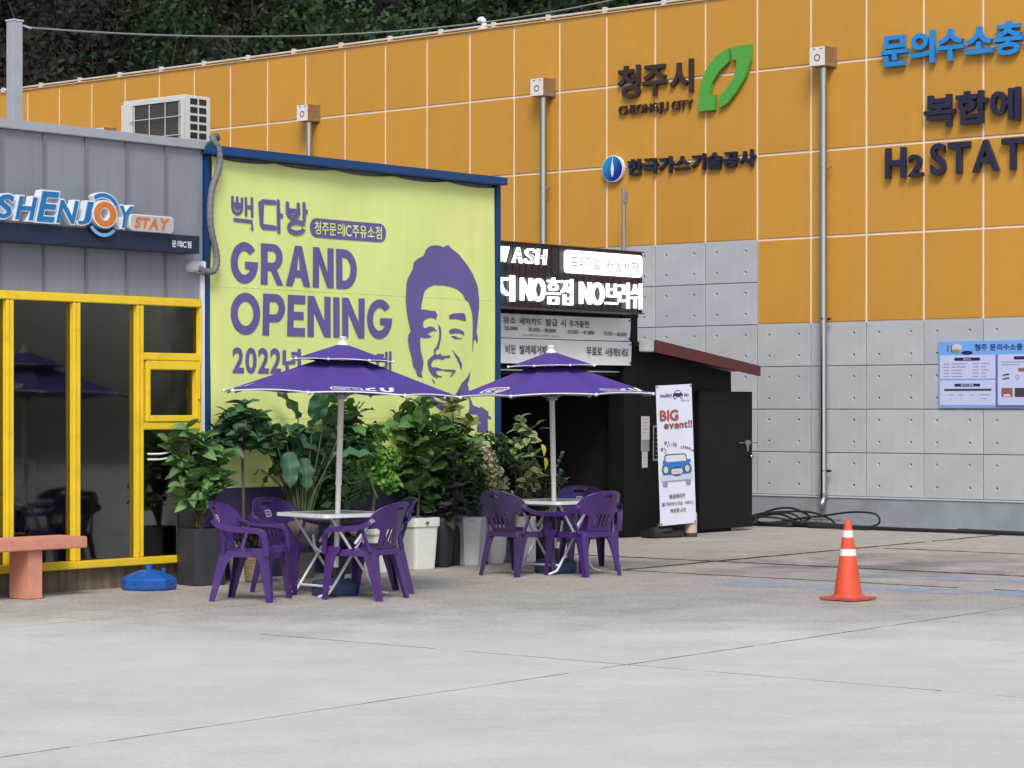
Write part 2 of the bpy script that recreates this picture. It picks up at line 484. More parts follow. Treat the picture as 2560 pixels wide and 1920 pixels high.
BED = mat('joint_dirt', (.05, .048, .045), .95, var=.3, scale=3)
m = Mesh(); m.add([(-300, -120, -.03), (300, -120, -.03), (300, 500, -.03), (-300, 500, -.03)], [(0, 1, 2, 3)])
ground = struct(m.build('ground', BED))
G1 = Vector((.597, .802)); G2 = Vector((-.766, .643))
pe = [(-30, .01), (-18, .01), (-8, .01), (2.4, .012), (12.36, .012), (19.6, .022), (21.37, .03), (24.67, .022), (33, .02), (46, .02)]
qe = [(-30, .01), (-20, .01), (-12, .01), (-1.6, .012), (3.5, .012), (8.69, .014), (13.85, .034), (19.0, .014), (25, .014), (34, .014), (44, .01)]
for i in range(len(pe) - 1):
    for j in range(len(qe) - 1):
        a0 = pe[i][0] + pe[i][1] / 2; a1 = pe[i+1][0] - pe[i+1][1] / 2; b0 = qe[j][0] + qe[j][1] / 2; b1 = qe[j+1][0] - qe[j+1][1] / 2
        c = [G1 * p + G2 * q for p, q in ((a0, b0), (a1, b0), (a1, b1), (a0, b1))]
        m = Mesh(); n = 4
        top = []
        for (p0, p1) in zip(c, c[1:] + c[:1]):               # slightly chipped arrises
            k = 14
            for s in range(k):
                q = p0.lerp(p1, s / k); cen = (c[0] + c[2]) / 2
                q = q + (cen - q).normalized() * random.uniform(0, .004)
                top.append(q)
        h = random.uniform(-.002, .0)
        nn = len(top)
        m.add([(q.x, q.y, h) for q in top] + [(q.x, q.y, -.029) for q in top], [tuple(range(nn))] + [(s, s + nn, (s + 1) % nn + nn, (s + 1) % nn) for s in range(nn)])
        m.build('slab', CONC, ground)

# dark filler standing slightly proud in the joints, broken in places
FILL = mat('joint_filler_black', (.022, .021, .02), .8, var=.3, scale=12)
FILLG = mat('joint_filler_grey', (.13, .125, .115), .85, var=.3, scale=12)
def filler(p0, p1, r, gaps):
    a = G1 * p0[0] + G2 * p0[1]; b = G1 * p1[0] + G2 * p1[1]; n = max(4, int((b - a).length / .12)); run = []; rr = []; m = Mesh()
    def flush():
        if len(run) > 2: m.tube(run, rr, 5, True, flat=(1.5, 1.0))
    for i in range(n + 1):
        q = a.lerp(b, i / n); on = math.sin(i * .37 + r * 900) + random.uniform(-1, 1) * .8 > gaps
        if on: run.append((q.x + random.uniform(-.006, .006), q.y + random.uniform(-.006, .006), -.001)); rr.append(r * random.uniform(.6, 1.25))
        else: flush(); run = []; rr = []
    flush(); m.build('joint_filler', FILL if r > .005 else FILLG, ground, kind='stuff')
filler((21.37, 6), (21.37, 17), .009, -1.6); filler((24.67, 6), (24.67, 13.85), .007, -1.3); filler((19.6, 4), (19.6, 15), .006, -1.2); filler((19.5, 13.85), (33, 13.85), .010, -1.7)
filler((5, 8.69), (30, 8.69), .0026, -1.5); filler((12.36, 1), (12.36, 12), .0018, -1.4)

# worn blue paint on the yard
def worn_paint(name, c, cover):
    m = mat(name, c, .7, var=.15, scale=9)
    nt = m.node_tree; L = nt.links.new; N = nt.nodes.new
    tc = N('ShaderNodeTexCoord'); mp = N('ShaderNodeMapping'); L(tc.outputs['Object'], mp.inputs[0])
    n = N('ShaderNodeTexNoise'); n.inputs['Scale'].default_value = 1.6; n.inputs['Detail'].default_value = 9; n.inputs['Roughness'].default_value = .72; L(mp.outputs[0], n.inputs['Vector'])
    mr = N('ShaderNodeMapRange'); mr.inputs[1].default_value = cover; mr.inputs[2].default_value = cover + .1; mr.inputs[3].default_value = 0; mr.inputs[4].default_value = .42; L(n.outputs['Fac'], mr.inputs[0])
    t = N('ShaderNodeBsdfTransparent'); x = N('ShaderNodeMixShader'); L(mr.outputs[0], x.inputs[0]); L(t.outputs[0], x.inputs[1]); L(nt.nodes['Principled BSDF'].outputs[0], x.inputs[2])
    L(x.outputs[0], nt.nodes['Material Output'].inputs['Surface'])
    return m
BLUEP = worn_paint('worn_blue_paint', (.30, .46, .70), .42)
for a, b, w in (((1.95, 22.75), (5.6, 20.8), .62), ((3.35, 23.85), (6.2, 22.25), .5)):
    a = Vector(a); b = Vector(b); n = Vector((-(b - a).y, (b - a).x)).normalized() * w / 2
    m = Mesh(); m.add([(*(a - n), .004), (*(b - n), .004), (*(b + n), .004), (*(a + n), .004)], [(0, 1, 2, 3)])
    struct(m.build('painted_line', BLUEP))

# ------------------------------------------------------------------ wooded hillside behind
rng = np.random.default_rng(3)
hm = Mesh(); NX, NY = 34, 16
for j in range(NY):
    for i in range(NX):
        x = -75 + i * 4; y = 52 + j * 4
        hm.v.append((x, y, (j * 4) * .95 + 1.5 * math.sin(x * .13 + j) + random.uniform(-.6, .6) - .2))
for j in range(NY - 1):
    for i in range(NX - 1):
        k = j * NX + i; hm.f.append((k, k + 1, k + NX + 1, k + NX)); hm.mi.append(0); hm.smooth.append(True)
struct(hm.build('hill', mat('hill_soil', (.014, .015, .010), .95, var=.3, scale=1.2)))
def quads_mesh(name, cen, nrm, size, tint, material, aspect=.55):
    """many small leaf faces from numpy arrays"""
    n = len(cen)
    up = rng.normal(size=(n, 3)); nrm = nrm / np.linalg.norm(nrm, axis=1)[:, None]
    a = np.cross(nrm, up); a /= np.linalg.norm(a, axis=1)[:, None]; b = np.cross(nrm, a)
    a *= size[:, None]; b *= (size * aspect)[:, None]
    V = np.stack([cen - a, cen - b * .9 + nrm * size[:, None] * .12, cen + a, cen + b * .9 + nrm * size[:, None] * .12], 1).reshape(-1, 3)
    me = bpy.data.meshes.new(name)
    me.vertices.add(4 * n); me.vertices.foreach_set('co', V.astype(np.float32).ravel())
    me.loops.add(4 * n); me.loops.foreach_set('vertex_index', np.arange(4 * n, dtype=np.int32))
    me.polygons.add(n); me.polygons.foreach_set('loop_start', np.arange(0, 4 * n, 4, dtype=np.int32)); me.polygons.foreach_set('loop_total', np.full(n, 4, np.int32))
    at = me.attributes.new('tint', 'FLOAT', 'FACE'); at.data.foreach_set('value', tint.astype(np.float32))
    me.materials.append(material); me.update(calc_edges=True); me.validate()
    return me
def tinted(name, stops, rough=.6, trans=.2):
    m = bpy.data.materials.new(name); m.use_nodes = True
    nt = m.node_tree; L = nt.links.new; N = nt.nodes.new; b = nt.nodes['Principled BSDF']; b.inputs['Roughness'].default_value = rough
    b.inputs['Specular IOR Level'].default_value = .15
    at = N('ShaderNodeAttribute'); at.attribute_name = 'tint'
    cr = N('ShaderNodeValToRGB'); els = cr.color_ramp.elements
    for i, (p, c) in enumerate(stops):
        e = els[i] if i < 2 else els.new(p)
        e.position = p; e.color = (*c, 1)
    L(at.outputs['Fac'], cr.inputs['Fac']); L(cr.outputs['Color'], b.inputs['Base Color'])
    t = N('ShaderNodeBsdfTranslucent'); L(cr.outputs['Color'], t.inputs['Color']); x = N('ShaderNodeMixShader'); x.inputs[0].default_value = trans
    L(b.outputs[0], x.inputs[1]); L(t.outputs[0], x.inputs[2]); L(x.outputs[0], nt.nodes['Material Output'].inputs['Surface'])
    return m
WOOD = tinted('hill_foliage', [(0, (.026, .022, .018)), (.3, (.016, .022, .011)), (.65, (.026, .058, .022)), (1, (.07, .125, .042))])
C = []; Nn = []; S = []; Tt = []
for yrow in np.arange(53.5, 72, 2.2):
    for x in np.arange(-24, 14, 1.7):
        cx = x + rng.uniform(-1, 1); cy = yrow + rng.uniform(-1, 1); base = max(0, (cy - 52) * .95)
        rad = rng.uniform(1.2, 2.1); h = rng.uniform(1.5, 3.4); k = int(560 * rad)
        if base + h + 2 < 5.5 or base > 27: continue
        if abs(cx / cy) > .29: continue
        d = rng.normal(size=(k, 3)); d /= np.linalg.norm(d, axis=1)[:, None]; d[:, 1] = -np.abs(d[:, 1]) * 1.0 + .25 * rng.uniform(size=k)
        clump = rng.normal(size=(14, 3)); clump /= np.linalg.norm(clump, axis=1)[:, None]; clump[:, 1] = -np.abs(clump[:, 1])
        pick = clump[rng.integers(0, 14, k)]
        d = d * .55 + pick * .75
        rr = rng.uniform(.55, 1.08, k)[:, None]
        C.append(np.array([cx, cy, base + h]) + d * rr * np.array([rad, rad, rad * rng.uniform(.8, 1.3)]))
        Nn.append(d + rng.normal(size=(k, 3)) * .5); S.append(rng.uniform(.05, .135, k))
        brown = 1 / (1 + math.exp((cx + 8.2 - .05 * (cy - 60)) * .9))
        base_t = rng.uniform(.0, .28) if rng.uniform() < brown * .9 else rng.uniform(.38, .75)
        Tt.append(np.clip(base_t + rng.normal(size=k) * .13 + .12 * (rr[:, 0] - .8), 0, 1))
woods = place('hillside_woods', quads_mesh('hillside_woods', np.concatenate(C), np.concatenate(Nn), np.concatenate(S), np.concatenate(Tt), WOOD, .6), kind='stuff')
woods['label'] = 'dark green and brown wooded hillside rising behind the orange building'
tm = Mesh()
for i in range(60):                                   # bare twigs on the brown side
    x = random.uniform(-15, -4); y = random.uniform(57, 66); z = (y - 52) * .95 + 1
    p = Vector((x, y, z)); pts = [p]
    for s in range(5): p = p + Vector((random.uniform(-.3, .3), random.uniform(-.5, 0), random.uniform(.4, .8))); pts.append(p)
    tm.tube(pts, .035, 5, False, .008)
tb = tm.build('undergrowth_branches', mat('bare_branch', (.07, .058, .05), .9)); tb['kind'] = 'stuff'; tb['label'] = 'bare grey branches among the brush on the hillside'

# ------------------------------------------------------------------ orange panelled building
ORANGE = mat('orange_panel_paint', (.57, .283, .036), .55, var=.05, scale=1.1, bump=.12, bscale=110, objvar=.04, streak=.015, dirt=((.38, .185, .045), .25, 1.3))
SEAL = mat('pale_joint_sealant', (.84, .72, .64), .7, var=.05)
GREYP = mat('grey_cement_board', (.43, .455, .485), .8, var=.08, scale=1.6, bump=.1, bscale=120, objvar=.05, streak=.025, dirt=((.33, .345, .36), .4, .9))
GSEAL = mat('dark_grey_joint', (.19, .205, .225), .8)
PLINTH = mat('grey_painted_plinth', (.26, .30, .34), .75, var=.12, scale=2.5, bump=.15, bscale=30, dirt=((.17, .19, .2), .6, 1.6))
RAILM = mat('galvanised_rail', (.68, .69, .70), .45, .3)
st_b = thing('station_building', 'long building clad in orange panels above grey cement boards', 'building', BF(0, 0))
X0, X1, PW = -21.5, 12.9, .904
Mesh().box(X0, X1, .011, .4, .3, 7.5).build('wall_core', SEAL, st_b)
Mesh().box(.185, X1, .006, .0108, .40, 2.808).build('lower_backing', GSEAL, st_b)
Mesh().box(-6.2, .1848, .006, .0108, .40, 4.008).build('side_backing', GSEAL, st_b)
Mesh().box(X0, X1, .4, 9, 0, 7.2).build('rear_block', GREYP, st_b)
Mesh().box(X0, X1, -.02, .35, -.02, .385).build('plinth', PLINTH, st_b)
Mesh().box(X0, X1, -.035, .35, .386, .408, bev=.004).build('plinth_cap', mat('plinth_cap_paint', (.5, .53, .56), .6), st_b)
def panel_mesh(name, w, h, gap, ma, dots=False):
    x0, x1, z0, z1 = gap / 2, w - gap / 2, gap / 2, h - gap / 2; c = .004
    m = Mesh()
    if dots:
        holes = [ell(w * dx, dz, .024, .024, 12) for dx in (.222, .777) for dz in (.15, h - .15)]
        v2, tr = fill2d([[(x0 + c, z0 + c), (x1 - c, z0 + c), (x1 - c, z1 - c), (x0 + c, z1 - c)]] + holes)
        k = solid2d(v2, tr, 0, 0); m.add(k.v, k.f)
        for hl in holes:
            cx = sum(p[0] for p in hl) / 12; cz = sum(p[1] for p in hl) / 12
            inner = [((p[0] - cx) * .55 + cx, (p[1] - cz) * .55 + cz) for p in hl]
            m.add([(p[0], 0, p[1]) for p in hl] + [(p[0], .014, p[1]) for p in inner], [(i, (i + 1) % 12, (i + 1) % 12 + 12, i + 12) for i in range(12)] + [tuple(range(12, 24))])
    else:
        m.add([(x0 + c, 0, z0 + c), (x1 - c, 0, z0 + c), (x1 - c, 0, z1 - c), (x0 + c, 0, z1 - c)], [(0, 1, 2, 3)])
    f = [(x0 + c, 0, z0 + c), (x1 - c, 0, z0 + c), (x1 - c, 0, z1 - c), (x0 + c, 0, z1 - c)]
    g = [(x0, c, z0), (x1, c, z0), (x1, c, z1), (x0, c, z1)]; e = [(a, .02, b) for a, _, b in g]
    m.add(f + g + e, [(i + 4, (i + 1) % 4 + 4, (i + 1) % 4, i) for i in range(4)] + [(i + 8, (i + 1) % 4 + 8, (i + 1) % 4 + 4, i + 4) for i in range(4)])
    return m.data(name, ma)
op = panel_mesh('orange_panel', PW, 1.2, .034, ORANGE); opt = panel_mesh('orange_panel_top', PW, 1.09, .034, ORANGE)
gp = panel_mesh('grey_panel', PW, .6, .012, GREYP, True)
for k in range(-24, 14):
    x = .185 + k * PW
    if x < X0 or x + PW > X1: continue
    for z in ((2.81, 4.01, 5.21) if k >= 0 else (4.01, 5.21)):
        place('panel', op, st_b, T(x, -.004 + random.uniform(-.0015, .0015), z))
    place('panel', opt, st_b, T(x, -.004, 6.41))
    if k >= -5:
        for r in range(4 if k >= 0 else 6):
            place('panel', gp, st_b, T(x, -.006 + random.uniform(-.001, .001), .41 + r * .6))
Mesh().box(X0, X1, -.03, .42, 7.502, 7.525, bev=.004).build('coping', mat('coping_paint', (.66, .38, .12), .6), st_b)
# handrail along the parapet
rail = thing('roof_rail', 'thin galvanised rail with short posts along the top of the orange wall', 'railing', BF(0, .18, 7.525))
Mesh().tube([(X0, 0, .075), (X1, 0, .075)], .018, 6).build('rail_tube', RAILM, rail)
pm = Mesh().box(-.03, .03, -.03, .03, 0, .115).data('rail_post', RAILM)
for i in range(-11, 14): place('post', pm, rail, T(-4.904 + i * 1.102, 0, 0))
# gooseneck vent
gv = thing('roof_vent', 'white gooseneck vent standing on the roof edge of the orange wall', 'vent', BF(-5.12, .2, 7.527))
WHITE = mat('white_enamel', (.78, .79, .80), .4, var=.03)
Mesh().box(-.09, .09, -.05, .05, 0, .05, bev=.008).build('base_block', WHITE, gv)
Mesh().tube([(.0, 0, .04), (0, 0, .13), (-.01, 0, .165), (-.04, 0, .19), (-.075, 0, .19), (-.10, 0, .17)], .042, 10).build('bent_pipe', WHITE, gv)

# downpipes with hopper heads
STEEL = mat('stainless_steel', (.46, .45, .44), .2, 1.0, var=.04, scale=3)
HOP = mat('hopper_steel_brown_reflection', (.42, .33, .26), .32, .8, var=.08); HOPW = mat('hopper_bright_front', (.76, .70, .69), .5, var=.04)  # orange wall's reflection painted as brown steel; brighter front face painted white
HOPD = mat('hopper_hole', (.09, .085, .08), .7)
def downpipe(x, label, zlow):
    t = thing('downpipe', label, 'downpipe', BF(x, 0), 'downpipes on the orange wall')
    h = Mesh().box(-.13, .13, -.27, -.005, 6.345, 6.615, bev=.006).build('hopper', HOP, t)
    Mesh().add(*(lambda k: (k.v, k.f))(prism([ell(0, 6.46, .05, .05, 16), ell(0, 6.46, .036, .036, 16)], .003, -.277))).build('spout_ring', HOPD, h)
    for a, b in ((-.07, 6.575), (.045, 6.575)): Mesh().box(a, a + .035, -.276, -.2737, b, b + .014).build('slot', HOPD, h)
    Mesh().box(-.124, .124, -.2735, -.2705, 6.351, 6.609).build('bright_front_plate', HOPW, h)  # added sheet: paints the hopper's front face lighter than its sides
    Mesh().box(-.15, .15, -.012, -.0045, 6.33, 6.63).build('back_plate', HOP, t)
    Mesh().tube([(0, -.115, 6.35), (0, -.115, zlow + .12), (0, -.135, zlow + .05), (0, -.19, zlow)], .052, 16).build('pipe', STEEL, t)
    Mesh().lathe([(.058, 0), (.058, .05)], 16, (0, -.115, zlow + .13)).build('end_collar', STEEL, t)
    z = .75
    while z < 6:
        b = Mesh().lathe([(.057, 0), (.057, .025)], 16, (0, -.115, z)); b.box(-.015, .015, -.06, -.0045, z + .002, z + .022); b.box(.05, .12, -.12, -.09, z - .008, z + .026)
        b.build('bracket', STEEL, t); z += 2.1
downpipe(1.37, 'steel downpipe running full height beside the blue and navy wall lettering', .27)
downpipe(-3.655, 'steel downpipe on the orange wall above the lit car wash sign', .27)
downpipe(-8.66, 'steel downpipe whose hopper shows just above the yellow banner frame', .27)
downpipe(-13.75, 'steel downpipe hidden behind the grey roof except its hopper top', .27)

# wall signs
BROWN = mat('dark_brown_letter', (.045, .022, .018), .45)
NAVYL = mat('navy_letter', (.018, .018, .05), .4)
NAVYD = mat('blue_black_letter', (.012, .014, .035), .4)
CYAN = mat('sky_blue_letter', (.018, .24, .62), .35)
GREEN = mat('leaf_green', (.085, .36, .05), .5, var=.08, scale=40)
cs = thing('city_sign', 'dark brown raised city lettering with a green leaf emblem on the orange wall', 'sign', BF(0, 0))
sign_word(cs, '청주시', -2.28, -.905, 6.2, 6.685, .05, -.07, BROWN, off=.022)
sign_word(cs, 'CHEONGJU', -2.262, -1.36, 5.93, 6.10, .04, -.06, BROWN, off=.005, gap=.085)
sign_word(cs, 'CITY', -1.29, -.914, 5.965, 6.095, .04, -.06, BROWN, off=.005, gap=.085)
prism([[(-.79,5.905),(-.78,6.123),(-.739,6.329),(-.637,6.528),(-.458,6.69),(-.256,6.773),(-.262,6.575),(-.433,6.448),(-.56,6.293),(-.59,6.128),(-.496,6.121),(-.505,5.905)]], .06, -.08).build('leaf_half', GREEN, cs)
prism([[(-.201,6.782),(.119,6.79),(.119,6.563),(.02,6.325),(-.13,6.132),(-.281,5.985),(-.42,5.92),(-.42,6.094),(-.281,6.207),(-.165,6.34),(-.123,6.482),(-.125,6.59),(-.201,6.596)]], .06, -.08).build('leaf_half', GREEN, cs)
gs = thing('gas_company_sign', 'row of dark raised Korean letters with a round blue emblem on the orange wall', 'sign', BF(0, 0))
sign_word(gs, '한국가스기술공사', -2.10, .19, 5.06, 5.30, .05, -.065, NAVYD, off=.03)
def emblem_mat():
    m = mat('emblem_blue', (.01, .05, .38), .3, var=.0)
    nt = m.node_tree; L = nt.links.new; N = nt.nodes.new; tc = N('ShaderNodeTexCoord'); s = N('ShaderNodeSeparateXYZ'); L(tc.outputs['Object'], s.inputs[0])
    a = N('ShaderNodeMath'); a.operation = 'SUBTRACT'; L(s.outputs['Z'], a.inputs[0]); L(s.outputs['X'], a.inputs[1])
    mr = N('ShaderNodeMapRange'); mr.inputs[1].default_value = 7.4; mr.inputs[2].default_value = 7.85; L(a.outputs[0], mr.inputs[0])
    x = N('ShaderNodeMix'); x.data_type = 'RGBA'; L(mr.outputs[0], x.inputs['Factor']); x.inputs['A'].default_value = (.006, .012, .26, 1); x.inputs['B'].default_value = (.01, .36, .75, 1)
    L(x.outputs['Result'], nt.nodes['Principled BSDF'].inputs['Base Color']); return m
prism([ell(-2.357, 5.178, .197, .197, 32)], .06, -.08).build('emblem_disc', WHITE, gs)
prism([ell(-2.36, 5.178, .185, .185, 32)], .004, -.085).build('emblem_face', emblem_mat(), gs)
prism([[(-2.352, 5.37), (-2.345, 5.26), (-2.325, 5.18), (-2.335, 5.10), (-2.355, 5.05), (-2.375, 5.10), (-2.385, 5.18), (-2.365, 5.26)]], .003, -.0885).build('flame', WHITE, gs)
hs = thing('station_sign', 'three lines of large blue and navy raised letters on the orange wall', 'sign', BF(0, 0))
sign_word(hs, '문의수소충전', 2.276, 4.84, 6.255, 6.70, .06, -.09, CYAN, off=.03)
sign_word(hs, '복합에너', 2.945, 4.86, 5.385, 5.83, .06, -.09, NAVYL, off=.03)
sign_word(hs, 'H', 2.343, 2.655, 4.745, 5.157, .06, -.09, NAVYL, off=.025)
sign_word(hs, '2', 2.70, 2.925, 4.745, 5.045, .06, -.09, NAVYL, off=.02)
sign_word(hs, 'STATI', 3.04, 4.56, 4.74, 5.17, .06, -.09, NAVYL, off=.022, gap=.07)

# slim mast behind the car wash
mast = Mesh().tube([(0, 0, 0), (0, 0, 4.85)], .032, 8); mast.box(.02, .06, -.03, .03, 4.62, 4.78)
tag(mast.build('slim_mast', mat('dull_mast_grey', (.33, .31, .30), .5, .4), M=BF(-1.86, -.45)), 'slim grey mast standing behind the lit car wash sign', 'mast')

# information board
ib = thing('information_board', 'blue and white printed information board fixed to the grey wall', 'sign', BF(0, 0))
BSKY = mat('board_sky_blue', (.16, .38, .82), .4, var=.05); BDEEP = mat('board_deep_blue', (.10, .13, .42), .4); BPALE = mat('board_pale', (.52, .57, .80), .4, var=.02)
BNAVY = mat('print_navy', (.012, .014, .12), .5); BGREY = mat('print_grey', (.27, .29, .42), .5); BDARK = mat('print_dark', (.05, .04, .055), .5); BTAN = mat('print_brown', (.22, .11, .09), .5)
PINK = mat('print_pink', (.72, .5, .6), .5); GRN = mat('print_green', (.12, .36, .12), .5)
Mesh().box(3.145, 5.35, -.032, -.006, 1.628, 2.515).build('board', BSKY, ib)
def flat(name, parent, x0, x1, z0, z1, y, ma, r=0):
    prism([rrect(x0, x1, z0, z1, r) if r else [(x0, z0), (x1, z0), (x1, z1), (x0, z1)]], .0015, y).build(name, ma, parent)
flat('right_ground', ib, 4.0, 5.34, 1.634, 2.33, -.0335, BDEEP)
flat('panel_sheet', ib, 3.165, 4.0, 2.015, 2.33, -.0345, BPALE); flat('panel_sheet', ib, 3.165, 4.0, 1.665, 1.995, -.0345, BPALE); flat('panel_sheet', ib, 4.035, 5.32, 1.665, 2.33, -.0352, BPALE)
print_line(ib, '청주 문의수소충', 3.69, 4.40, 2.385, 2.475, -.0345, BNAVY, off=.02)
flat('heading_tab', ib, 3.385, 3.77, 2.255, 2.297, -.0365, BNAVY, .015); flat('heading_tab', ib, 3.385, 3.775, 1.912, 1.95, -.0365, BNAVY, .015); flat('heading_tab', ib, 4.27, 4.75, 2.262, 2.304, -.0372, BNAVY, .015)
print_line(ib, '충전소', 3.52, 3.64, 2.264, 2.288, -.039, BPALE); print_line(ib, '충전소현황', 3.48, 3.68, 1.92, 1.943, -.039, BPALE)
for i in range(5):
    z = 2.215 - i * .042
    for a, b in ((3.22, 3.31), (3.34, 3.34 + random.uniform(.08, .28)), (3.66, 3.75), (3.79, 3.79 + random.uniform(.06, .13))): flat('text_row', ib, a, b, z - .006, z + .006, -.0365, BGREY)
flat('table_head', ib, 3.23, 3.94, 1.855, 1.882, -.0365, BDARK)
for a, b in ((3.29, 3.38), (3.45, 3.52), (3.62, 3.69), (3.76, 3.91)): flat('text_row', ib, a, b, 1.797, 1.807, -.0365, BGREY); flat('text_row', ib, a + .02, b - .03, 1.745, 1.753, -.0365, BGREY)
flat('text_row', ib, 4.09, 4.6, 2.225, 2.236, -.0372, BGREY); flat('text_row', ib, 4.09, 4.36, 2.19, 2.20, -.0372, BGREY)
flat('photo', ib, 4.335, 4.45, 2.105, 2.15, -.0372, BTAN, .008)
for z in (2.055, 2.007): prism([[(4.105, z - .012), (4.15, z), (4.205, z + .005), (4.21, z + .022), (4.16, z + .02), (4.11, z + .008)]], .0015, -.0372).build('pictogram', BDARK, ib)
prism([ell(4.325, 2.03, .03, .034), ell(4.325, 2.03, .018, .022)], .0015, -.0372).build('pictogram', BGREY, ib)
for a, c in ((4.09, BTAN), (4.285, BDARK), (4.48, BTAN)): flat('photo', ib, a, a + .165, 1.77, 1.89, -.0372, c, .01)
flat('photo_highlight', ib, 4.12, 4.22, 1.775, 1.81, -.039, PINK, .01)
prism([ell(3.42, 2.43, .075, .05)], .0015, -.0345).build('illustration', PINK, ib); prism([ell(3.41, 2.385, .06, .025)], .0015, -.036).build('illustration', GRN, ib)
for a in (3.275, 3.33): flat('illustration', ib, a, a + .022, 2.37, 2.465, -.0345, BTAN)
prism([ell(3.575, 2.36, .085, .028)], .0015, -.0345).build('illustration', BNAVY, ib)
def smooth_path(p, k=5):
    P = [Vector(a) for a in p]; out = []
    for i in range(len(P) - 1):
        a, b, c, d = P[max(i-1, 0)], P[i], P[i+1], P[min(i+2, len(P)-1)]
        for s in range(k):
            t = s / k; out.append(.5 * ((2*b) + (c - a)*t + (2*a - 5*b + 4*c - d)*t*t + (3*b - a - 3*c + d)*t**3))
    out.append(P[-1]); return out
# ------------------------------------------------------------------ shop building with the yellow shop front (x along the front, y inwards)
CLAD = mat('grey_metal_cladding', (.27, .295, .335), .5, .25, var=.05, scale=3, bump=.05, bscale=90, objvar=.05, streak=.06)
CLADD = mat('cladding_seam', (.20, .215, .25), .5, .25)
TRIM = mat('roof_trim_grey', (.42, .45, .48), .45, .3, var=.05)
YEL = mat('yellow_frame_paint', (.84, .60, .03), .38, var=.06, scale=4, dirt=((.55, .36, .02), .5, 7))
BASEW = mat('stained_base_wall', (.20, .155, .11), .85, var=.3, scale=3, bump=.2, bscale=30, streak=.5, dirt=((.05, .045, .04), .8, 3))
INT = mat('room_wall_dark', (.13, .128, .125), .8); INTL = mat('room_wall_pale', (.80, .79, .78), .7)
BLUEF = mat('blue_frame_paint', (.005, .05, .175), .4, var=.06)
def glass_mat(name, tint):
    m = bpy.data.materials.new(name); m.use_nodes = True; nt = m.node_tree; L = nt.links.new; N = nt.nodes.new
    nt.nodes.remove(nt.nodes['Principled BSDF'])
    fr = N('ShaderNodeFresnel'); fr.inputs['IOR'].default_value = 1.5
    t = N('ShaderNodeBsdfTransparent'); t.inputs['Color'].default_value = (*tint, 1)
    g = N('ShaderNodeBsdfGlossy'); g.inputs['Roughness'].default_value = .05
    tc = N('ShaderNodeTexCoord'); n = N('ShaderNodeTexNoise'); n.inputs['Scale'].default_value = 1.3; L(tc.outputs['Object'], n.inputs['Vector'])
    b = N('ShaderNodeBump'); b.inputs['Strength'].default_value = .03; b.inputs['Distance'].default_value = .03; L(n.outputs['Fac'], b.inputs['Height']); L(b.outputs[0], g.inputs['Normal'])
    x = N('ShaderNodeMixShader'); L(fr.outputs[0], x.inputs[0]); L(t.outputs[0], x.inputs[1]); L(g.outputs[0], x.inputs[2]); L(x.outputs[0], nt.nodes['Material Output'].inputs['Surface'])
    return m
GLASS = glass_mat('window_glass', (.86, .87, .88))
XL = -6.3
sb = thing('laundry_shop', 'low grey clad shop with yellow window frames at the edge of the yard', 'building', AF(0, 0))
for i in range(14):
    x1 = .265 - i * .4705; x0 = max(x1 - .4705, XL)
    if x1 <= XL: break
    m = Mesh().box(x0 + .006, x1 - .006, .0, .05, 2.632, 4.02, bev=.003)
    for k in range(9): m.box(x0 + .05 + k * .043, x0 + .054 + k * .043, -.0012, .001, 2.64, 4.01)
    p = m.build('cladding_panel', CLAD, sb)
    if i: Mesh().box(x1 - .013, x1 + .013, -.022, .004, 2.632, 4.02, bev=.003).build('seam', CLADD, p)
Mesh().box(XL, .3, .052, .3, 2.60, 4.02).build('wall_core', CLADD, sb)
Mesh().box(XL, .262, -.05, .32, 4.022, 4.104, bev=.006).build('roof_trim', TRIM, sb)
Mesh().box(XL, .295, .32, 6.2, 3.9, 4.06).build('roof', mat('flat_roof_grey', (.3, .31, .32), .8), sb)
# interior
room = Mesh(); room.add([(XL, .3, .04), (.24, .3, .04), (.24, 5.5, .04), (XL, 5.5, .04)], [(0, 1, 2, 3)]); room.build('room_floor', mat('room_floor_tile', (.16, .155, .15), .35), sb)
Mesh().box(XL, .24, 5.5, 5.6, .03, 3.9).build('room_back_wall', INT, sb)
Mesh().box(XL, .24, .3, 5.5, 2.95, 2.99).build('room_ceiling', INT, sb)
Mesh().box(XL - .1, XL, .0, 6.2, 0, 4.0).build('side_wall', CLAD, sb)
Mesh().box(.2, .29, .1, 6.2, 0, 3.9).build('party_wall', INT, sb)
Mesh().box(.186, .1995, .062, .30, 1.44, 2.9).build('pale_lining', INTL, sb)
# frame bars
def ybar(x0, x1, z0, z1, y0=-.045, y1=.06, name='frame_bar', parent=None): return Mesh().box(x0, x1, y0, y1, z0, z1, bev=.007).build(name, YEL, parent or wf)
wf = bpy.data.objects.new('window_frame', None); col.objects.link(wf); wf.parent = sb
ybar(XL, .205, 2.553, 2.63)
ybar(XL, .0, .198, .264, -.09, .06, 'sill')
Mesh().box(XL, -.05, .0, .12, -.01, .196).build('base_wall', BASEW, sb)
Mesh().box(-.04, .245, .03, .12, .0, .262).build('base_wall', mat('grey_kick_panel', (.10, .10, .105), .6), sb)
for c in (-5.66, -4.75, -3.84, -2.92, -1.985, -1.248, -.512):
    ybar(c - .066, c - .030, .266, 2.551); ybar(c - .022, c + .014, .266, 2.551)
    Mesh().box(c - .0295, c - .0225, -.02, .05, .27, 2.55).build('frame_groove', YEL, wf)
ybar(.187, .212, .0, 2.551)
ybar(-.497, .186, 2.054, 2.123); ybar(-.497, .186, 1.421, 1.488)
sash = bpy.data.objects.new('opening_window', None); col.objects.link(sash); sash.parent = sb
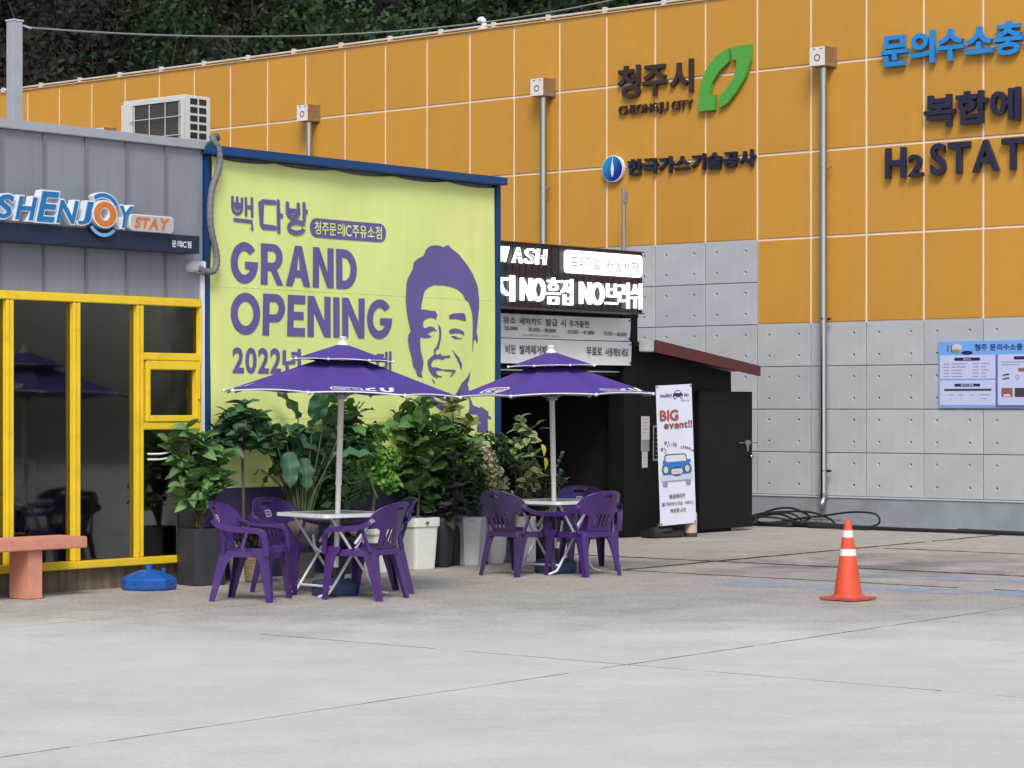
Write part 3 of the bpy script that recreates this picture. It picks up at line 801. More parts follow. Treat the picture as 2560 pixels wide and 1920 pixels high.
for a in ((-.47, -.425, 1.492, 2.05), (.133, .186, 1.492, 2.05), (-.4245, .1325, 1.492, 1.552), (-.4245, .1325, 1.968, 2.05)): ybar(*a, y0=-.055, y1=.05, name='sash_bar', parent=sash)
Mesh().box(-.43, .134, .005, .011, 1.55, 1.97).build('pane', GLASS, sash)
Mesh().box(.14, .16, -.08, -.0552, 1.7, 1.8, bev=.004).build('handle', YEL, sash)
for x0, x1, z0, z1 in ((-5.6, -4.81, .27, 2.55), (-4.69, -3.9, .27, 2.55), (-3.78, -2.98, .27, 2.55), (-2.86, -2.05, .27, 2.55), (-1.99, -1.313, .27, 2.55), (-1.24, -.577, .27, 2.55), (-.50, .187, 2.12, 2.552), (-.50, -.052, .27, 1.42)):
    Mesh().box(x0, x1, .008, .014, z0, z1).build('pane', GLASS, wf)
Mesh().box(-.05, -.028, .0, .05, .266, 1.42).build('door_stile', mat('dark_stile', (.03, .03, .032), .4), wf)
Mesh().box(-.027, .186, .012, .03, .266, 1.42).build('dark_panel', mat('smoky_panel', (.075, .077, .08), .3, var=.1), wf)
for dz in (0, .05): Mesh().tube(smooth_path([(-.445, -.03, 1.15 + dz), (-.33, -.07, 1.15 + dz), (-.22, -.075, 1.165 + dz), (-.16, -.06, 1.19 + dz), (-.15, -.03, 1.21 + dz)], 4), .009, 8).build('push_bar', WHITE, wf)
# furniture glimpsed inside
STOOLM = mat('stool_black', (.02, .02, .021), .5)
st = thing('bar_stool', 'dark round stool glimpsed behind the window nearest the bench', 'stool', AF(-1.55, .95, .04))
Mesh().lathe([(.0, .62), (.19, .62), (.205, .645), (.19, .68), (0, .69)], 20).build('seat', STOOLM, st)
for a in (45, 135, 225, 315): Mesh().tube([(.09 * math.cos(R(a)), .09 * math.sin(R(a)), .62), (.2 * math.cos(R(a)), .2 * math.sin(R(a)), 0)], .014, 6).build('leg', STOOLM, st)
pl = thing('pendant_lamp', 'small dark pendant lamp hanging inside behind the yellow framed window', 'lamp', AF(-1.45, 1.2, 2.94))
Mesh().tube([(0, 0, 0), (0, 0, -.62)], .005, 5).build('cord', STOOLM, pl); Mesh().lathe([(.02, -.62), (.05, -.66), (.09, -.76), (.085, -.76), (.0, -.64)], 16).build('lamp_shade', mat('lamp_shade_grey', (.12, .12, .12), .4, .5), pl)
wm = thing('washing_machine', 'grey front loading washer standing inside behind the middle window', 'washer', AF(-.75, 1.6, .04))
Mesh().box(-.35, .35, 0, .7, 0, 1.1, bev=.02).build('cabinet', mat('washer_grey', (.14, .14, .145), .4, .3), wm)
Mesh().lathe([(.24, 0), (.25, .03), (.2, .05), (.18, .02)], 28).xf(T(0, -.002, .5) @ Matrix.Rotation(R(90), 4, 'X')).build('door_ring', mat('washer_ring', (.03, .03, .03), .25, .6), wm)
Mesh().box(-.3, .3, -.012, -.001, .9, 1.04).build('control_panel', STOOLM, wm)

# navy sign with raised letters
NAVYR = mat('navy_sign_rail', (.012, .022, .052), .45, var=.08)
SIGNW = mat('letter_edge_white', (.72, .76, .82), .4); SIGNB = mat('letter_face_blue', (.012, .17, .43), .35, var=.06); SIGNO = mat('letter_face_orange', (.62, .19, .03), .4)
SIGNL = mat('arc_pale_blue', (.16, .45, .85), .35)
sg = thing('laundry_sign', 'navy sign rail with slanted blue and orange raised letters on grey cladding', 'sign', AF(0, -.19))
Mesh().box(XL + .3, .04, 0, .16, 3.036, 3.2, bev=.004).build('rail', NAVYR, sg)
Mesh().box(-.33, .041, -.003, -.0005, 3.037, 3.199).build('end_plate', NAVYR, sg)
print_line(sg, '문의IC점', -.296, -.06, 3.083, 3.146, -.0045, SIGNW, off=.02)
def ch_letter(c, x0, x1, z0, z1, face, shear=.26):
    v, f = letters(c, x0, x1, z0, z1, off=.05)[0]
    v = [(p[0] + shear * (p[1] - z0), p[1]) for p in v]
    b = solid2d(v, f, .085, -.045).build('letter', SIGNW, sg)
    v, f = letters(c, x0 + .013, x1 - .013, z0 + .013, z1 - .013, off=.022)[0]
    v = [(p[0] + shear * (p[1] - z0), p[1]) for p in v]
    solid2d(v, f, .004, -.0495).build('letter_face', face, b)
for c, a, b, z0, z1 in (('S', -2.345, -2.155, 3.215, 3.446), ('H', -2.13, -1.915, 3.215, 3.44), ('E', -1.90, -1.69, 3.21, 3.50), ('N', -1.685, -1.46, 3.212, 3.437), ('J', -1.45, -1.29, 3.212, 3.44)): ch_letter(c, a, b, z0, z1, SIGNB)
b = prism([ell(-1.132, 3.328, .142, .124, 32), ell(-1.132, 3.328, .045, .05, 20)], .09, -.06).build('letter', SIGNW, sg)
prism([ell(-1.132, 3.328, .128, .11, 32), ell(-1.132, 3.328, .055, .06, 20)], .004, -.0645).build('letter_face', SIGNO, b)
ch_letter('Y', -1.005, -.82, 3.21, 3.43, SIGNB, .2)
def arc(a0, a1, rx, rz, w, ma, y, d, name):
    o = ell(-1.125, 3.325, rx, rz, 16, a0, a1); i = ell(-1.125, 3.325, rx - w, rz - w, 16, a1, a0)
    return prism([o + i], d, y).build(name, ma, sg)
arc(28, 128, .205, .20, .055, SIGNW, -.03, .06, 'arc'); arc(31, 125, .195, .19, .035, SIGNB, -.034, .004, 'arc_face')
arc(215, 318, .20, .205, .05, NAVYR, -.03, .03, 'arc'); arc(218, 314, .19, .195, .03, SIGNL, -.034, .004, 'arc_face')
pb = prism([rrect(-.835, -.32, 3.205, 3.352, .04)], .05, -.05).build('name_plate', SIGNW, sg)
prism([rrect(-.825, -.33, 3.215, 3.342, .035)], .003, -.0535).build('plate_face', mat('plate_face', (.50, .47, .48), .4), pb)
sign_word(sg, 'STAY', -.79, -.40, 3.228, 3.33, .004, -.058, SIGNO, name='plate_letter', off=.04, shear=.25)

# outdoor air-conditioner on the roof, its coil side turned towards the yard's left
ac = thing('air_conditioner', 'white outdoor air conditioner unit standing on the grey shop roof', 'air conditioner', AF(.63, .68, 4.06))
ACW = mat('ac_casing', (.62, .61, .57), .5, var=.05); ACD = mat('ac_coil', (.09, .075, .06), .6, .3, var=.15, scale=60); ACB = mat('ac_vent_black', (.02, .02, .022), .6)
m = Mesh().box(.02, .36, 0, .9, 0, .58, bev=.01); m.build('casing', ACW, ac)
for z0, z1, y0, y1 in ((.03, .54, .0, .04), (.03, .54, .73, .9), (.52, .56, .04, .73), (.03, .06, .04, .73)): Mesh().box(.0, .019, y0 + .001, y1 - .001, z0, z1).build('casing_edge', ACW, ac)
coil = Mesh().box(.012, .0195, .04, .73, .06, .52).build('coil', ACD, ac)
for k in range(42): Mesh().box(.0105, .0118, .045 + k * .0162, .05 + k * .0162, .065, .515).build('fin', ACD, coil)
for z in (.19, .37): Mesh().tube([(-.012, .02, z), (-.012, .76, z)], .005, 5).build('guard_wire', ACW, ac)
for y in (.05, .25, .48, .7): Mesh().tube([(-.006, y, .06), (-.006, y, .51)], .005, 5).build('guard_wire', ACW, ac)
for r in range(6):
    for c in range(2): Mesh().box(.09 + c * .115, .185 + c * .115, -.004, -.0005, .08 + r * .082, .138 + r * .082, bev=.0015).build('vent_slot', ACB, ac)
Mesh().box(.05, .09, .05, .1, -.06, -.0005).build('foot', RAILM, ac); Mesh().box(.05, .09, .75, .8, -.06, -.0005).build('foot', RAILM, ac)
# insulated pipe
hp = [(.78, .5, 4.14), (.62, .2, 4.17), (.42, .0, 4.165), (.30, -.09, 4.13), (.345, -.12, 4.04), (.365, -.12, 3.91), (.33, -.11, 3.78), (.285, -.10, 3.66), (.262, -.1, 3.50), (.262, -.1, 3.36), (.29, -.1, 3.22), (.335, -.1, 3.08), (.345, -.1, 2.98), (.31, -.1, 2.90), (.24, -.09, 2.885), (.16, -.07, 2.91), (.11, -.02, 2.925)]
pts = smooth_path(hp, 7)
ho = thing('insulated_hose', 'grey wrapped pipe hanging from the roof edge beside the yellow banner', 'hose', AF(0, 0))
Mesh().tube(pts, [.031 + .0025 * ((i % 3) - 1) for i in range(len(pts))], 10).build('pipe', mat('pipe_wrap_grey', (.16, .165, .175), .6, var=.1, scale=20), ho)
Mesh().lathe([(0, -.05), (.05, -.045), (.075, -.02), (.07, .02), (.045, .05), (0, .06)], 12).xf(T(.11, -.02, 2.925)).build('foam_seal', mat('foam_white', (.68, .7, .72), .8, bump=.4, bscale=25), ho)
Mesh().box(.165, .215, -.10, .0, 2.87, 2.98, bev=.008).build('bracket', SIGNW, ho)

# steel post on the roof and the overhead wire
ps = thing('steel_post', 'square grey steel post rising above the shop roof', 'post', AF(-1.60, .42, 4.06))
Mesh().box(-.052, .052, -.052, .052, 0, .98, bev=.006).build('shaft', mat('post_steel', (.46, .48, .51), .45, .4, var=.06), ps)
Mesh().box(-.058, .058, -.058, .058, .981, .993).build('cap', RAILM, ps)
Mesh().tube([(.045, -.03, .955), (.16, -.03, .935)], .009, 6).build('wire_grip', RAILM, ps)
w0 = MA @ Vector((-1.44, .39, 5.0)); w1 = Vector((3.2, 33.8, 7.75))
pts = []
for i in range(41):
    t = i / 40; p = w0.lerp(w1, t); p.z -= .42 * 4 * t * (1 - t); pts.append(p)
tag(Mesh().tube(pts, .009, 5).build('overhead_wire', mat('wire_grey_green', (.22, .25, .22), .6)), 'thin overhead wire sagging from the steel post across the dark trees', 'wire')

# ------------------------------------------------------------------ blue frame and the yellow opening banner
fr = thing('banner_support', 'blue painted steel frame around the big yellow banner', 'frame', AF(0, 0))
Mesh().box(.272, .336, -.022, .08, 0, 3.978, bev=.005).build('post', BLUEF, fr)
Mesh().box(4.418, 4.482, -.05, .08, 0, 3.978, bev=.005).build('post', BLUEF, fr)
Mesh().box(4.448, 4.458, -.056, -.0505, .02, 3.97).build('post_rib', BLUEF, fr)
Mesh().box(.24, 4.50, -.13, .1, 3.98, 4.062, bev=.006).build('beam', BLUEF, fr)
Mesh().box(.337, 4.4175, .03, .2, 0, 3.979).build('backing_wall', mat('backing_wall', (.25, .25, .26), .8), fr)
Mesh().box(.222, .262, -.03, .06, 0, 2.86, bev=.004).build('white_strip', WHITE, fr)
Mesh().box(.3, 4.47, .21, 6.0, 0, 3.96).build('block_behind', mat('block_behind', (.2, .2, .21), .8), fr)
def wave(x, z):
    return .010 * math.sin(x * 2.1 + .9 * z) + .006 * math.sin(x * 4.3 - 2.6 * z + 1) + .006 * math.sin(3.1 * z + x * .8) + .004 * math.sin(5.5 * (x + z)) * math.exp(-((x - 3.2) ** 2 + (z - 3.4) ** 2))
BY = -.022
def vinyl(name, c):
    m = mat(name, c, .5, var=.02, scale=2)
    nt = m.node_tree; L = nt.links.new; N = nt.nodes.new; b = nt.nodes['Principled BSDF']
    tc = N('ShaderNodeTexCoord'); hs = None
    for rot, sc, det in ((R(28), (6, 1, 1.0), 2), (R(-38), (5, 1, .8), 2), (R(8), (2.2, 1, .9), 3)):
        mp = N('ShaderNodeMapping'); mp.inputs['Rotation'].default_value = (0, rot, 0); mp.inputs['Scale'].default_value = sc; L(tc.outputs['Object'], mp.inputs['Vector'])
        n = N('ShaderNodeTexNoise'); n.inputs['Scale'].default_value = .45; n.inputs['Detail'].default_value = det; L(mp.outputs[0], n.inputs['Vector'])
        if hs is None: hs = n.outputs['Fac']
        else:
            a = N('ShaderNodeMath'); a.operation = 'ADD'; L(hs, a.inputs[0]); L(n.outputs['Fac'], a.inputs[1]); hs = a.outputs[0]
    bp = N('ShaderNodeBump'); bp.inputs['Strength'].default_value = .45; bp.inputs['Distance'].default_value = .035; L(hs, bp.inputs['Height']); L(bp.outputs[0], b.inputs['Normal'])
    return m
VY = vinyl('banner_yellow', (.70, .78, .27)); VP = vinyl('banner_purple', (.125, .10, .30))
bn = thing('opening_banner', 'big yellow vinyl banner with purple grand opening lettering and a face', 'banner', AF(0, BY))
def sheet(x0, x1, z0, z1, ma, name, dy=0, scallop=False):
    nx, nz = int((x1 - x0) / .07), max(2, int((z1 - z0) / .07)); m = Mesh(); m.sm = True
    for j in range(nz + 1):
        for i in range(nx + 1):
            x = x0 + (x1 - x0) * i / nx; z = z0 + (z1 - z0) * j / nz
            if scallop and j == nz:
                f = ((x - x0) / .83) % 1; z -= .034 * (4 * f * (1 - f)) ** .7
            m.v.append((x, wave(x, z) + dy, z))
    for j in range(nz):
        for i in range(nx):
            k = j * (nx + 1) + i; m.f.append((k, k + 1, k + nx + 2, k + nx + 1)); m.mi.append(0); m.smooth.append(True)
    return m.build(name, ma, bn)
sheet(.34, 4.405, .866, 3.972, VY, 'yellow_sheet', 0, True); sheet(.34, 4.405, .03, .866, vinyl('banner_navy_band', (.036, .03, .09)), 'purple_band')
seam = Mesh()
for zz in (2.757, 1.52):
    seam.tube([(x, wave(x, zz) - .002, zz) for x in np.arange(.36, 4.41, .1)], .0012, 4, False)
seam.build('weld_seam', VY, bn)
def conform(m, dy):
    bm = bmesh.new(); vs = [bm.verts.new(v) for v in m.v]
    for f in m.f:
        try: bm.faces.new([vs[i] for i in f])
        except ValueError: pass
    xs = [v[0] for v in m.v]; zs = [v[2] for v in m.v]
    for ax, lo, hi in ((0, min(xs), max(xs)), (2, min(zs), max(zs))):
        c = math.ceil(lo / .14) * .14
        while c < hi:
            no = (1, 0, 0) if ax == 0 else (0, 0, 1); co = (c, 0, 0) if ax == 0 else (0, 0, c)
            bmesh.ops.bisect_plane(bm, geom=bm.verts[:] + bm.edges[:] + bm.faces[:], plane_co=co, plane_no=no, dist=1e-5); c += .14
    bm.verts.index_update(); k = Mesh(); k.sm = True
    k.add([(v.co.x, wave(v.co.x, v.co.z) + dy, v.co.z) for v in bm.verts], [[v.index for v in f.verts] for f in bm.faces]); bm.free()
    return k
def on_banner(m, name, ma=None, dy=-.006): return conform(m, dy).build(name, ma or VP, bn)
FACE = {
 'hair': [(3.71,3.28),(3.83,3.22),(3.96,3.11),(4.04,3.02),(4.11,2.9),(4.13,2.78),(4.13,2.67),(4.11,2.56),(4.09,2.41),(4.11,2.37),(4.11,2.29),(4.07,2.35),(4.05,2.32),(4.03,2.19),(4.03,2.48),(4.02,2.6),(3.99,2.68),(3.96,2.73),(3.91,2.75),(3.87,2.81),(3.8,2.85),(3.69,2.88),(3.57,2.89),(3.45,2.89),(3.35,2.86),(3.3,2.82),(3.28,2.76),(3.26,2.69),(3.25,2.63),(3.32,2.63),(3.4,2.62),(3.46,2.62),(3.49,2.58),(3.47,2.53),(3.43,2.55),(3.37,2.55),(3.31,2.53),(3.28,2.5),(3.28,2.46),(3.3,2.44),(3.39,2.46),(3.44,2.45),(3.49,2.41),(3.44,2.42),(3.39,2.4),(3.34,2.38),(3.4,2.36),(3.45,2.38),(3.37,2.34),(3.28,2.34),(3.24,2.35),(3.24,2.27),(3.25,2.2),(3.29,2.1),(3.28,2.02),(3.26,1.98),(3.28,1.93),(3.2,1.95),(3.18,2.01),(3.14,2.04),(3.12,2.13),(3.08,2.23),(3.06,2.32),(3.07,2.37),(3.1,2.4),(3.07,2.49),(3.04,2.58),(3.02,2.71),(3.03,2.88),(3.05,2.94),(3.12,3.03),(3.14,3.11),(3.2,3.15),(3.28,3.18),(3.32,3.25),(3.39,3.29),(3.5,3.3),(3.57,3.29),(3.59,3.28),(3.62,3.3),(3.67,3.31)],
 'brow': [(3.66,2.58),(3.71,2.6),(3.81,2.61),(3.89,2.61),(3.91,2.58),(3.92,2.53),(3.83,2.54),(3.75,2.55),(3.67,2.54)],
 'eye': [(3.66,2.42),(3.69,2.44),(3.76,2.45),(3.82,2.44),(3.88,2.42),(3.9,2.38),(3.83,2.4),(3.75,2.4),(3.68,2.39)],
 'lid': [(3.69,2.37),(3.75,2.37),(3.81,2.35),(3.89,2.35),(3.83,2.34),(3.76,2.34),(3.72,2.35)],
 'mouth': [(3.5,2.49),(3.54,2.45),(3.55,2.39),(3.54,2.32),(3.52,2.27),(3.51,2.23),(3.5,2.23),(3.47,2.22),(3.46,2.18),(3.49,2.17),(3.51,2.17),(3.53,2.19),(3.56,2.16),(3.62,2.16),(3.67,2.17),(3.69,2.16),(3.67,2.14),(3.61,2.14),(3.58,2.12),(3.51,2.13),(3.44,2.12),(3.41,2.09),(3.4,2.05),(3.42,2.04),(3.49,2.04),(3.57,2.02),(3.68,2.02),(3.75,2.02),(3.78,2.01),(3.75,1.98),(3.71,1.95),(3.68,1.94),(3.72,1.98),(3.73,2.0),(3.66,2.0),(3.57,2.01),(3.5,2.01),(3.47,1.99),(3.5,1.96),(3.56,1.95),(3.57,1.94),(3.5,1.94),(3.49,1.93),(3.43,1.95),(3.38,2.0),(3.35,2.06),(3.35,2.11),(3.39,2.14),(3.44,2.17),(3.44,2.22),(3.48,2.26),(3.51,2.32),(3.52,2.38),(3.51,2.44)],
 'cheek': [(3.7,2.24),(3.76,2.19),(3.82,2.15),(3.87,2.08),(3.87,2.04),(3.86,2.02),(3.83,2.08),(3.79,2.13),(3.75,2.18)],
 'chin': [(3.41,1.93),(3.44,1.91),(3.47,1.87),(3.44,1.88)],
 'collar': [(4.01,2.01),(4.0,1.94),(3.97,1.87),(3.99,1.82),(4.0,1.74),(4.04,1.69),(4.06,1.65),(4.17,1.62),(4.18,1.64),(4.3,1.58),(4.3,1.54),(4.34,1.53),(4.34,1.5),(4.29,1.52),(4.29,1.37),(4.12,1.37),(4.14,1.55),(4.03,1.56),(3.98,1.49),(3.88,1.37),(3.84,1.37),(3.96,1.53),(4.01,1.62),(4.0,1.72),(3.88,1.75),(3.83,1.67),(3.73,1.67),(3.8,1.78),(3.88,1.88),(3.96,1.94)],
 'tie': [(3.23,1.74),(3.43,1.75),(3.48,1.7),(3.59,1.67),(3.71,1.69),(3.75,1.62),(3.68,1.55),(3.54,1.61),(3.39,1.68),(3.32,1.72),(3.4,1.56),(3.37,1.49),(3.29,1.67),(3.2,1.67)],
}
STROKES = [[(0.601,3.602),(0.601,3.513),(0.616,3.472),(0.658,3.45),(0.69,3.456),(0.718,3.481),(0.726,3.52),(0.726,3.598)],[(0.663,3.601),(0.663,3.543)],[(0.601,3.542),(0.726,3.541)],[(0.642,3.515),(0.663,3.498),(0.688,3.515)],[(0.777,3.604),(0.777,3.446)],[(0.856,3.606),(0.856,3.443)],[(0.777,3.524),(0.856,3.524)],[(0.627,3.394),(0.854,3.388),(0.854,3.318)],[(1.153,3.59),(1.0,3.589),(0.975,3.575),(0.975,3.364),(0.996,3.348),(1.153,3.346)],[(1.201,3.601),(1.201,3.314)],[(1.201,3.468),(1.24,3.468)],[(1.324,3.59),(1.324,3.495),(1.35,3.468),(1.399,3.46),(1.448,3.471),(1.472,3.496),(1.472,3.588)],[(1.324,3.523),(1.472,3.524)],[(1.551,3.599),(1.551,3.445)],[(1.551,3.529),(1.582,3.528)],[(1.553,3.373),(1.547,3.357),(1.532,3.341),(1.508,3.328),(1.477,3.319),(1.443,3.315),(1.41,3.315),(1.38,3.321),(1.356,3.331),(1.34,3.345),(1.335,3.361),(1.34,3.377),(1.356,3.393),(1.38,3.406),(1.41,3.415),(1.443,3.419),(1.477,3.419),(1.508,3.413),(1.532,3.403),(1.547,3.389),(1.553,3.373)]]

for s in STROKES: on_banner(prism([stroke(s, .034 if STROKES.index(s) < 8 else .046)], 0), 'letter_stroke', dy=-.006 - .0004 * STROKES.index(s))
on_banner(prism([rrect(1.636, 2.729, 3.287, 3.474, .09)], 0), 'branch_pill')
pm_ = Mesh()
for v, f in letters('청주문의IC주유소점', 1.70, 2.665, 3.315, 3.445, off=.012): k = solid2d(v, f, 0); pm_.add(k.v, k.f)
on_banner(pm_, 'branch_name', VY, -.0098)
REL = dict(G=1.0, R=.86, A=1.0, N=.86, D=.84, O=1.0, P=.80, E=.66, I=.24)
for s, a, b, z0, z1 in (('GRAND', .585, 2.303, 2.797, 3.190), ('OPENING', .589, 2.821, 2.313, 2.712)):
    for loops in block_word(s, a, b, z0, z1, .088, REL, .035): on_banner(prism(loops, 0), 'letter')
for s, a, b in (('2022', .61, 1.25), ('년', 1.27, 1.53), ('대', 2.6, 2.825)):
    for v, f in letters(s, a, b, 1.946, 2.193, off=.03): on_banner(solid2d(v, f, 0), 'letter')
for k_, poly in FACE.items(): on_banner(prism([poly], 0), 'portrait_' + k_)


# ------------------------------------------------------------------ bench and spare parasol base
TERRA = mat('terracotta_paint', (.62, .27, .19), .75, var=.1, scale=6, bump=.15, bscale=60)
be = thing('bench', 'salmon painted wooden bench in front of the shop windows', 'bench', AF(-2.3, -.36))
Mesh().box(-1.15, .72, -.19, .19, .415, .515, bev=.008).build('seat', TERRA, be)
for x in (.12, -.95): Mesh().box(x, x + .15, -.14, .12, 0, .4145, bev=.006).build('leg', TERRA, be)
PBLUE = mat('blue_plastic', (.012, .10, .40), .4, var=.08, scale=4, dirt=((.04, .12, .28), .5, 5))
bb = thing('spare_parasol_base', 'bright blue empty plastic parasol base below the yellow window sill', 'parasol base', AF(-.72, -.36, 0, .3))
m = Mesh().lathe([(.235, 0), (.25, .02), (.25, .09), (.235, .105), (.19, .13), (.10, .165), (.05, .175), (0, .175)], 8, smooth=False, rot=R(22.5)); m.build('tank', PBLUE, bb)
Mesh().tube([(0, 0, .17), (0, 0, .225)], .032, 12).build('socket', PBLUE, bb)
Mesh().tube([(.12, -.08, .15), (.12, -.08, .185)], .022, 10).build('filler_cap', PBLUE, bb)
for a in range(8):
    t = R(45 * a); Mesh().box(.1, .245, -.012, .012, 0, .018, M=Matrix.Rotation(t, 4, 'Z') @ Matrix.Translation((0, 0, .118)) @ Matrix.Rotation(R(14), 4, 'Y')).build('rib', PBLUE, bb)
# ------------------------------------------------------------------ purple plastic armchairs (x forward, z up)
PURP = mat('purple_plastic', (.060, .023, .155), .27, var=.10, scale=5, dirt=((.14, .08, .28), .3, 6))
PURPD = mat('purple_plastic_dusty', (.05, .028, .105), .5, var=.12, scale=5, dirt=((.09, .07, .15), .4, 5))
LOGOW = mat('logo_white', (.75, .76, .8), .5)
def chair_parts():
    P = {}
    def backmap(y, z):
        k = (z - .40) / .42
        return (-.195 - .155 * k - .02 * k * k + (.55 + 1.15 * max(0, k)) * y * y, y, z)
    half = [(.0, .395), (.145, .395), (.155, .48), (.158, .55), (.172, .59), (.205, .607), (.245, .612), (.272, .63), (.285, .665), (.278, .705), (.255, .745), (.215, .778), (.165, .80), (.10, .814), (0, .82)]
    outl = half[1:-1] + [(0, .82)] + [(-a, b) for a, b in half[1:-1]][::-1]
    holes = [rrect(-.055, .055, .755, .783, .0139, 3)]
    for k in (-1.5, -.5, .5, 1.5):
        c = k * .052; holes.append(rrect(c - .012, c + .012, .465, .60, .0119, 3))
    P['backrest'] = shell([outl] + holes, backmap, .007, .04)
    rim = Mesh()
    rim.tube([Vector(backmap(a, b)) for a, b in outl[5:-5]], .0075, 6); P['rim'] = rim
    def seatmap(x, y):
        e = max(0, abs(y) / .235 - .82) * .05 + max(0, (x - .16)) ** 2 * 3.5
        return (x, y, .425 - .018 * (1 - (y / .24) ** 2) * (1 - ((x - .02) / .26) ** 2) - e)
    sl = rrect(-.215, .235, -.235, .235, .07, 5)
    sl = [(x, y * (.90 + .10 * (x + .215) / .45)) for x, y in sl]
    st = shell([sl], seatmap, .008, .05)
    ring = sl; k = len(ring)
    st.sm = True
    st.add([seatmap(*p) for p in ring] + [(p[0] * 1.01, p[1] * 1.015, seatmap(*p)[2] - .045) for p in ring], [(i, i + k, (i + 1) % k + k, (i + 1) % k) for i in range(k)])
    st.add([(p[0] * .975, p[1] * .975, seatmap(*p)[2] - .006) for p in ring] + [(p[0] * .985, p[1] * .985, seatmap(*p)[2] - .045) for p in ring], [(i, (i + 1) % k, (i + 1) % k + k, i + k) for i in range(k)])
    P['seat'] = st
    P['arm'] = []; P['leg'] = []
    for s in (-1, 1):
        a = Mesh()
        path = smooth_path([Vector(backmap(.255 * s, .70)) + Vector((.0, .008 * s, -.01)), (-.20, .278 * s, .665), (-.13, .285 * s, .635), (-.04, .288 * s, .618), (.08, .288 * s, .612), (.16, .286 * s, .606), (.21, .283 * s, .585), (.235, .279 * s, .54), (.245, .272 * s, .47), (.25, .266 * s, .39)], 4)
        n = len(path); sec = []
        for i, p in enumerate(path):                                   # strap section: wide and thin, turned up along the arm
            d = (path[min(i+1, n-1)] - path[max(i-1, 0)]).normalized(); side = Vector((0, s, 0)); side = (side - d * side.dot(d)).normalized(); up = d.cross(side) * (1 if s > 0 else -1)
            if up.z < 0 and abs(d.z) < .7: up = -up
            w = .03 if i > 3 else .016 + .0035 * i; 
            for q in ((-w, -.012), (-w, .006), (-w * .6, .012), (w * .75, .012), (w, .004), (w, -.034), (w * .8, -.034), (w * .7, -.002), (-w * .6, -.002)): sec.append(p + side * q[0] + up * q[1])
        a.sm = False; k = 9
        a.add(sec, [(i*k + j, i*k + (j+1) % k, (i+1)*k + (j+1) % k, (i+1)*k + j) for i in range(n - 1) for j in range(k)] + [tuple(range(k))[::-1], tuple(range((n-1)*k, n*k))])
        st_ = [(-.125, .283 * s, .628), (-.135, .27 * s, .56), (-.155, .245 * s, .48), (-.17, .228 * s, .41)]
        a.tube(st_, [.02, .018, .02, .026], 8, flat=(1.0, .45))
        P['arm'].append(a)
        for front in (1, 0):
            x0, y0, z0 = (.245, .258 * s, .45) if front else (-.195, .215 * s, .42)
            x1, y1 = (.275, .262 * s) if front else (-.285, .245 * s)
            sx = 1 if front else -1
            L = Mesh(); rows = []
            for z, wx, wy in ((z0, .15 if front else .15, .13 if front else .13), (.40, .135, .115), (.365, .105, .09), (.31, .086, .076), (.18, .068, .062), (0.0, .048, .044)):
                t = 1 - z / z0; cx = x0 + (x1 - x0) * t; cy = y0 + (y1 - y0) * t; th = .009
                rows.append([(cx, cy, z), (cx - sx * wx, cy, z), (cx - sx * wx, cy - s * th, z), (cx - sx * th, cy - s * th, z), (cx - sx * th, cy - s * wy, z), (cx, cy - s * wy, z)])
            vs = [p for r_ in rows for p in r_]
            fs = [(i*6 + j, i*6 + (j+1) % 6, (i+1)*6 + (j+1) % 6, (i+1)*6 + j) for i in range(5) for j in range(6)] + [(0, 1, 2, 3, 4, 5), tuple(range(30, 36))]
            L.add(vs, fs); P['leg'].append(L)
    # small logo on the front of the backrest
    lg = Mesh()
    def add2(loops, dy):
        v, f = fill2d(loops, .02); lg.add([Vector(backmap(a, b)) + Vector((.0055 + dy, 0, 0)) for a, b in v], f)
    add2([rrect(-.036, .036, .655, .715, .018), rrect(-.028, .028, .663, .707, .013)], 0)
    add2([[(-.02, .658), (-.032, .645), (-.034, .665)]], .0003)
    for v, f in letters('CU', -.02, .02, .674, .697, off=.05): lg.add([Vector(backmap(-a, b)) + Vector((.006, 0, 0)) for a, b in v], f)
    P['logo'] = lg
    return P
CP = chair_parts()
CD = {k: (v.data('chair_' + k, LOGOW if k == 'logo' else PURP) if not isinstance(v, list) else [m_.data('chair_' + k, PURP) for m_ in v]) for k, v in CP.items()}
CDd = {k: (v.data('chair_' + k, LOGOW if k == 'logo' else PURPD) if not isinstance(v, list) else [m_.data('chair_' + k, PURPD) for m_ in v]) for k, v in CP.items()}
def chair(x, y, deg, label, D=CD, group='purple plastic armchairs'):
    t = thing('armchair', label, 'chair', T(x, y, 0, R(deg)), group)
    place('seat', D['seat'], t); b = place('backrest', D['backrest'], t); place('rim', D['rim'], b); place('logo', D['logo'], b)
    for a in D['arm']: place('armrest', a, t)
    for a in D['leg']: place('leg', a, t)
chair(-2.20, 20.78, -14, 'purple plastic armchair at the near table, first from the bench')
chair(-1.93, 21.68, -40, 'purple plastic armchair behind the near table, in front of the taupe pot')
chair(-1.24, 20.92, 153, 'purple plastic armchair with its back to the camera at the near table')
chair(-1.20, 21.60, 200, 'purple plastic armchair half hidden behind another on the near table far side')
chair(.05, 23.93, 49, 'dusty dark purple armchair at the far table, beside the white pots', CDd)
chair(.69, 23.88, 133, 'purple plastic armchair at the far table, back turned towards the cone')
chair(.76, 24.95, -77, 'purple plastic armchair facing out behind the far table')

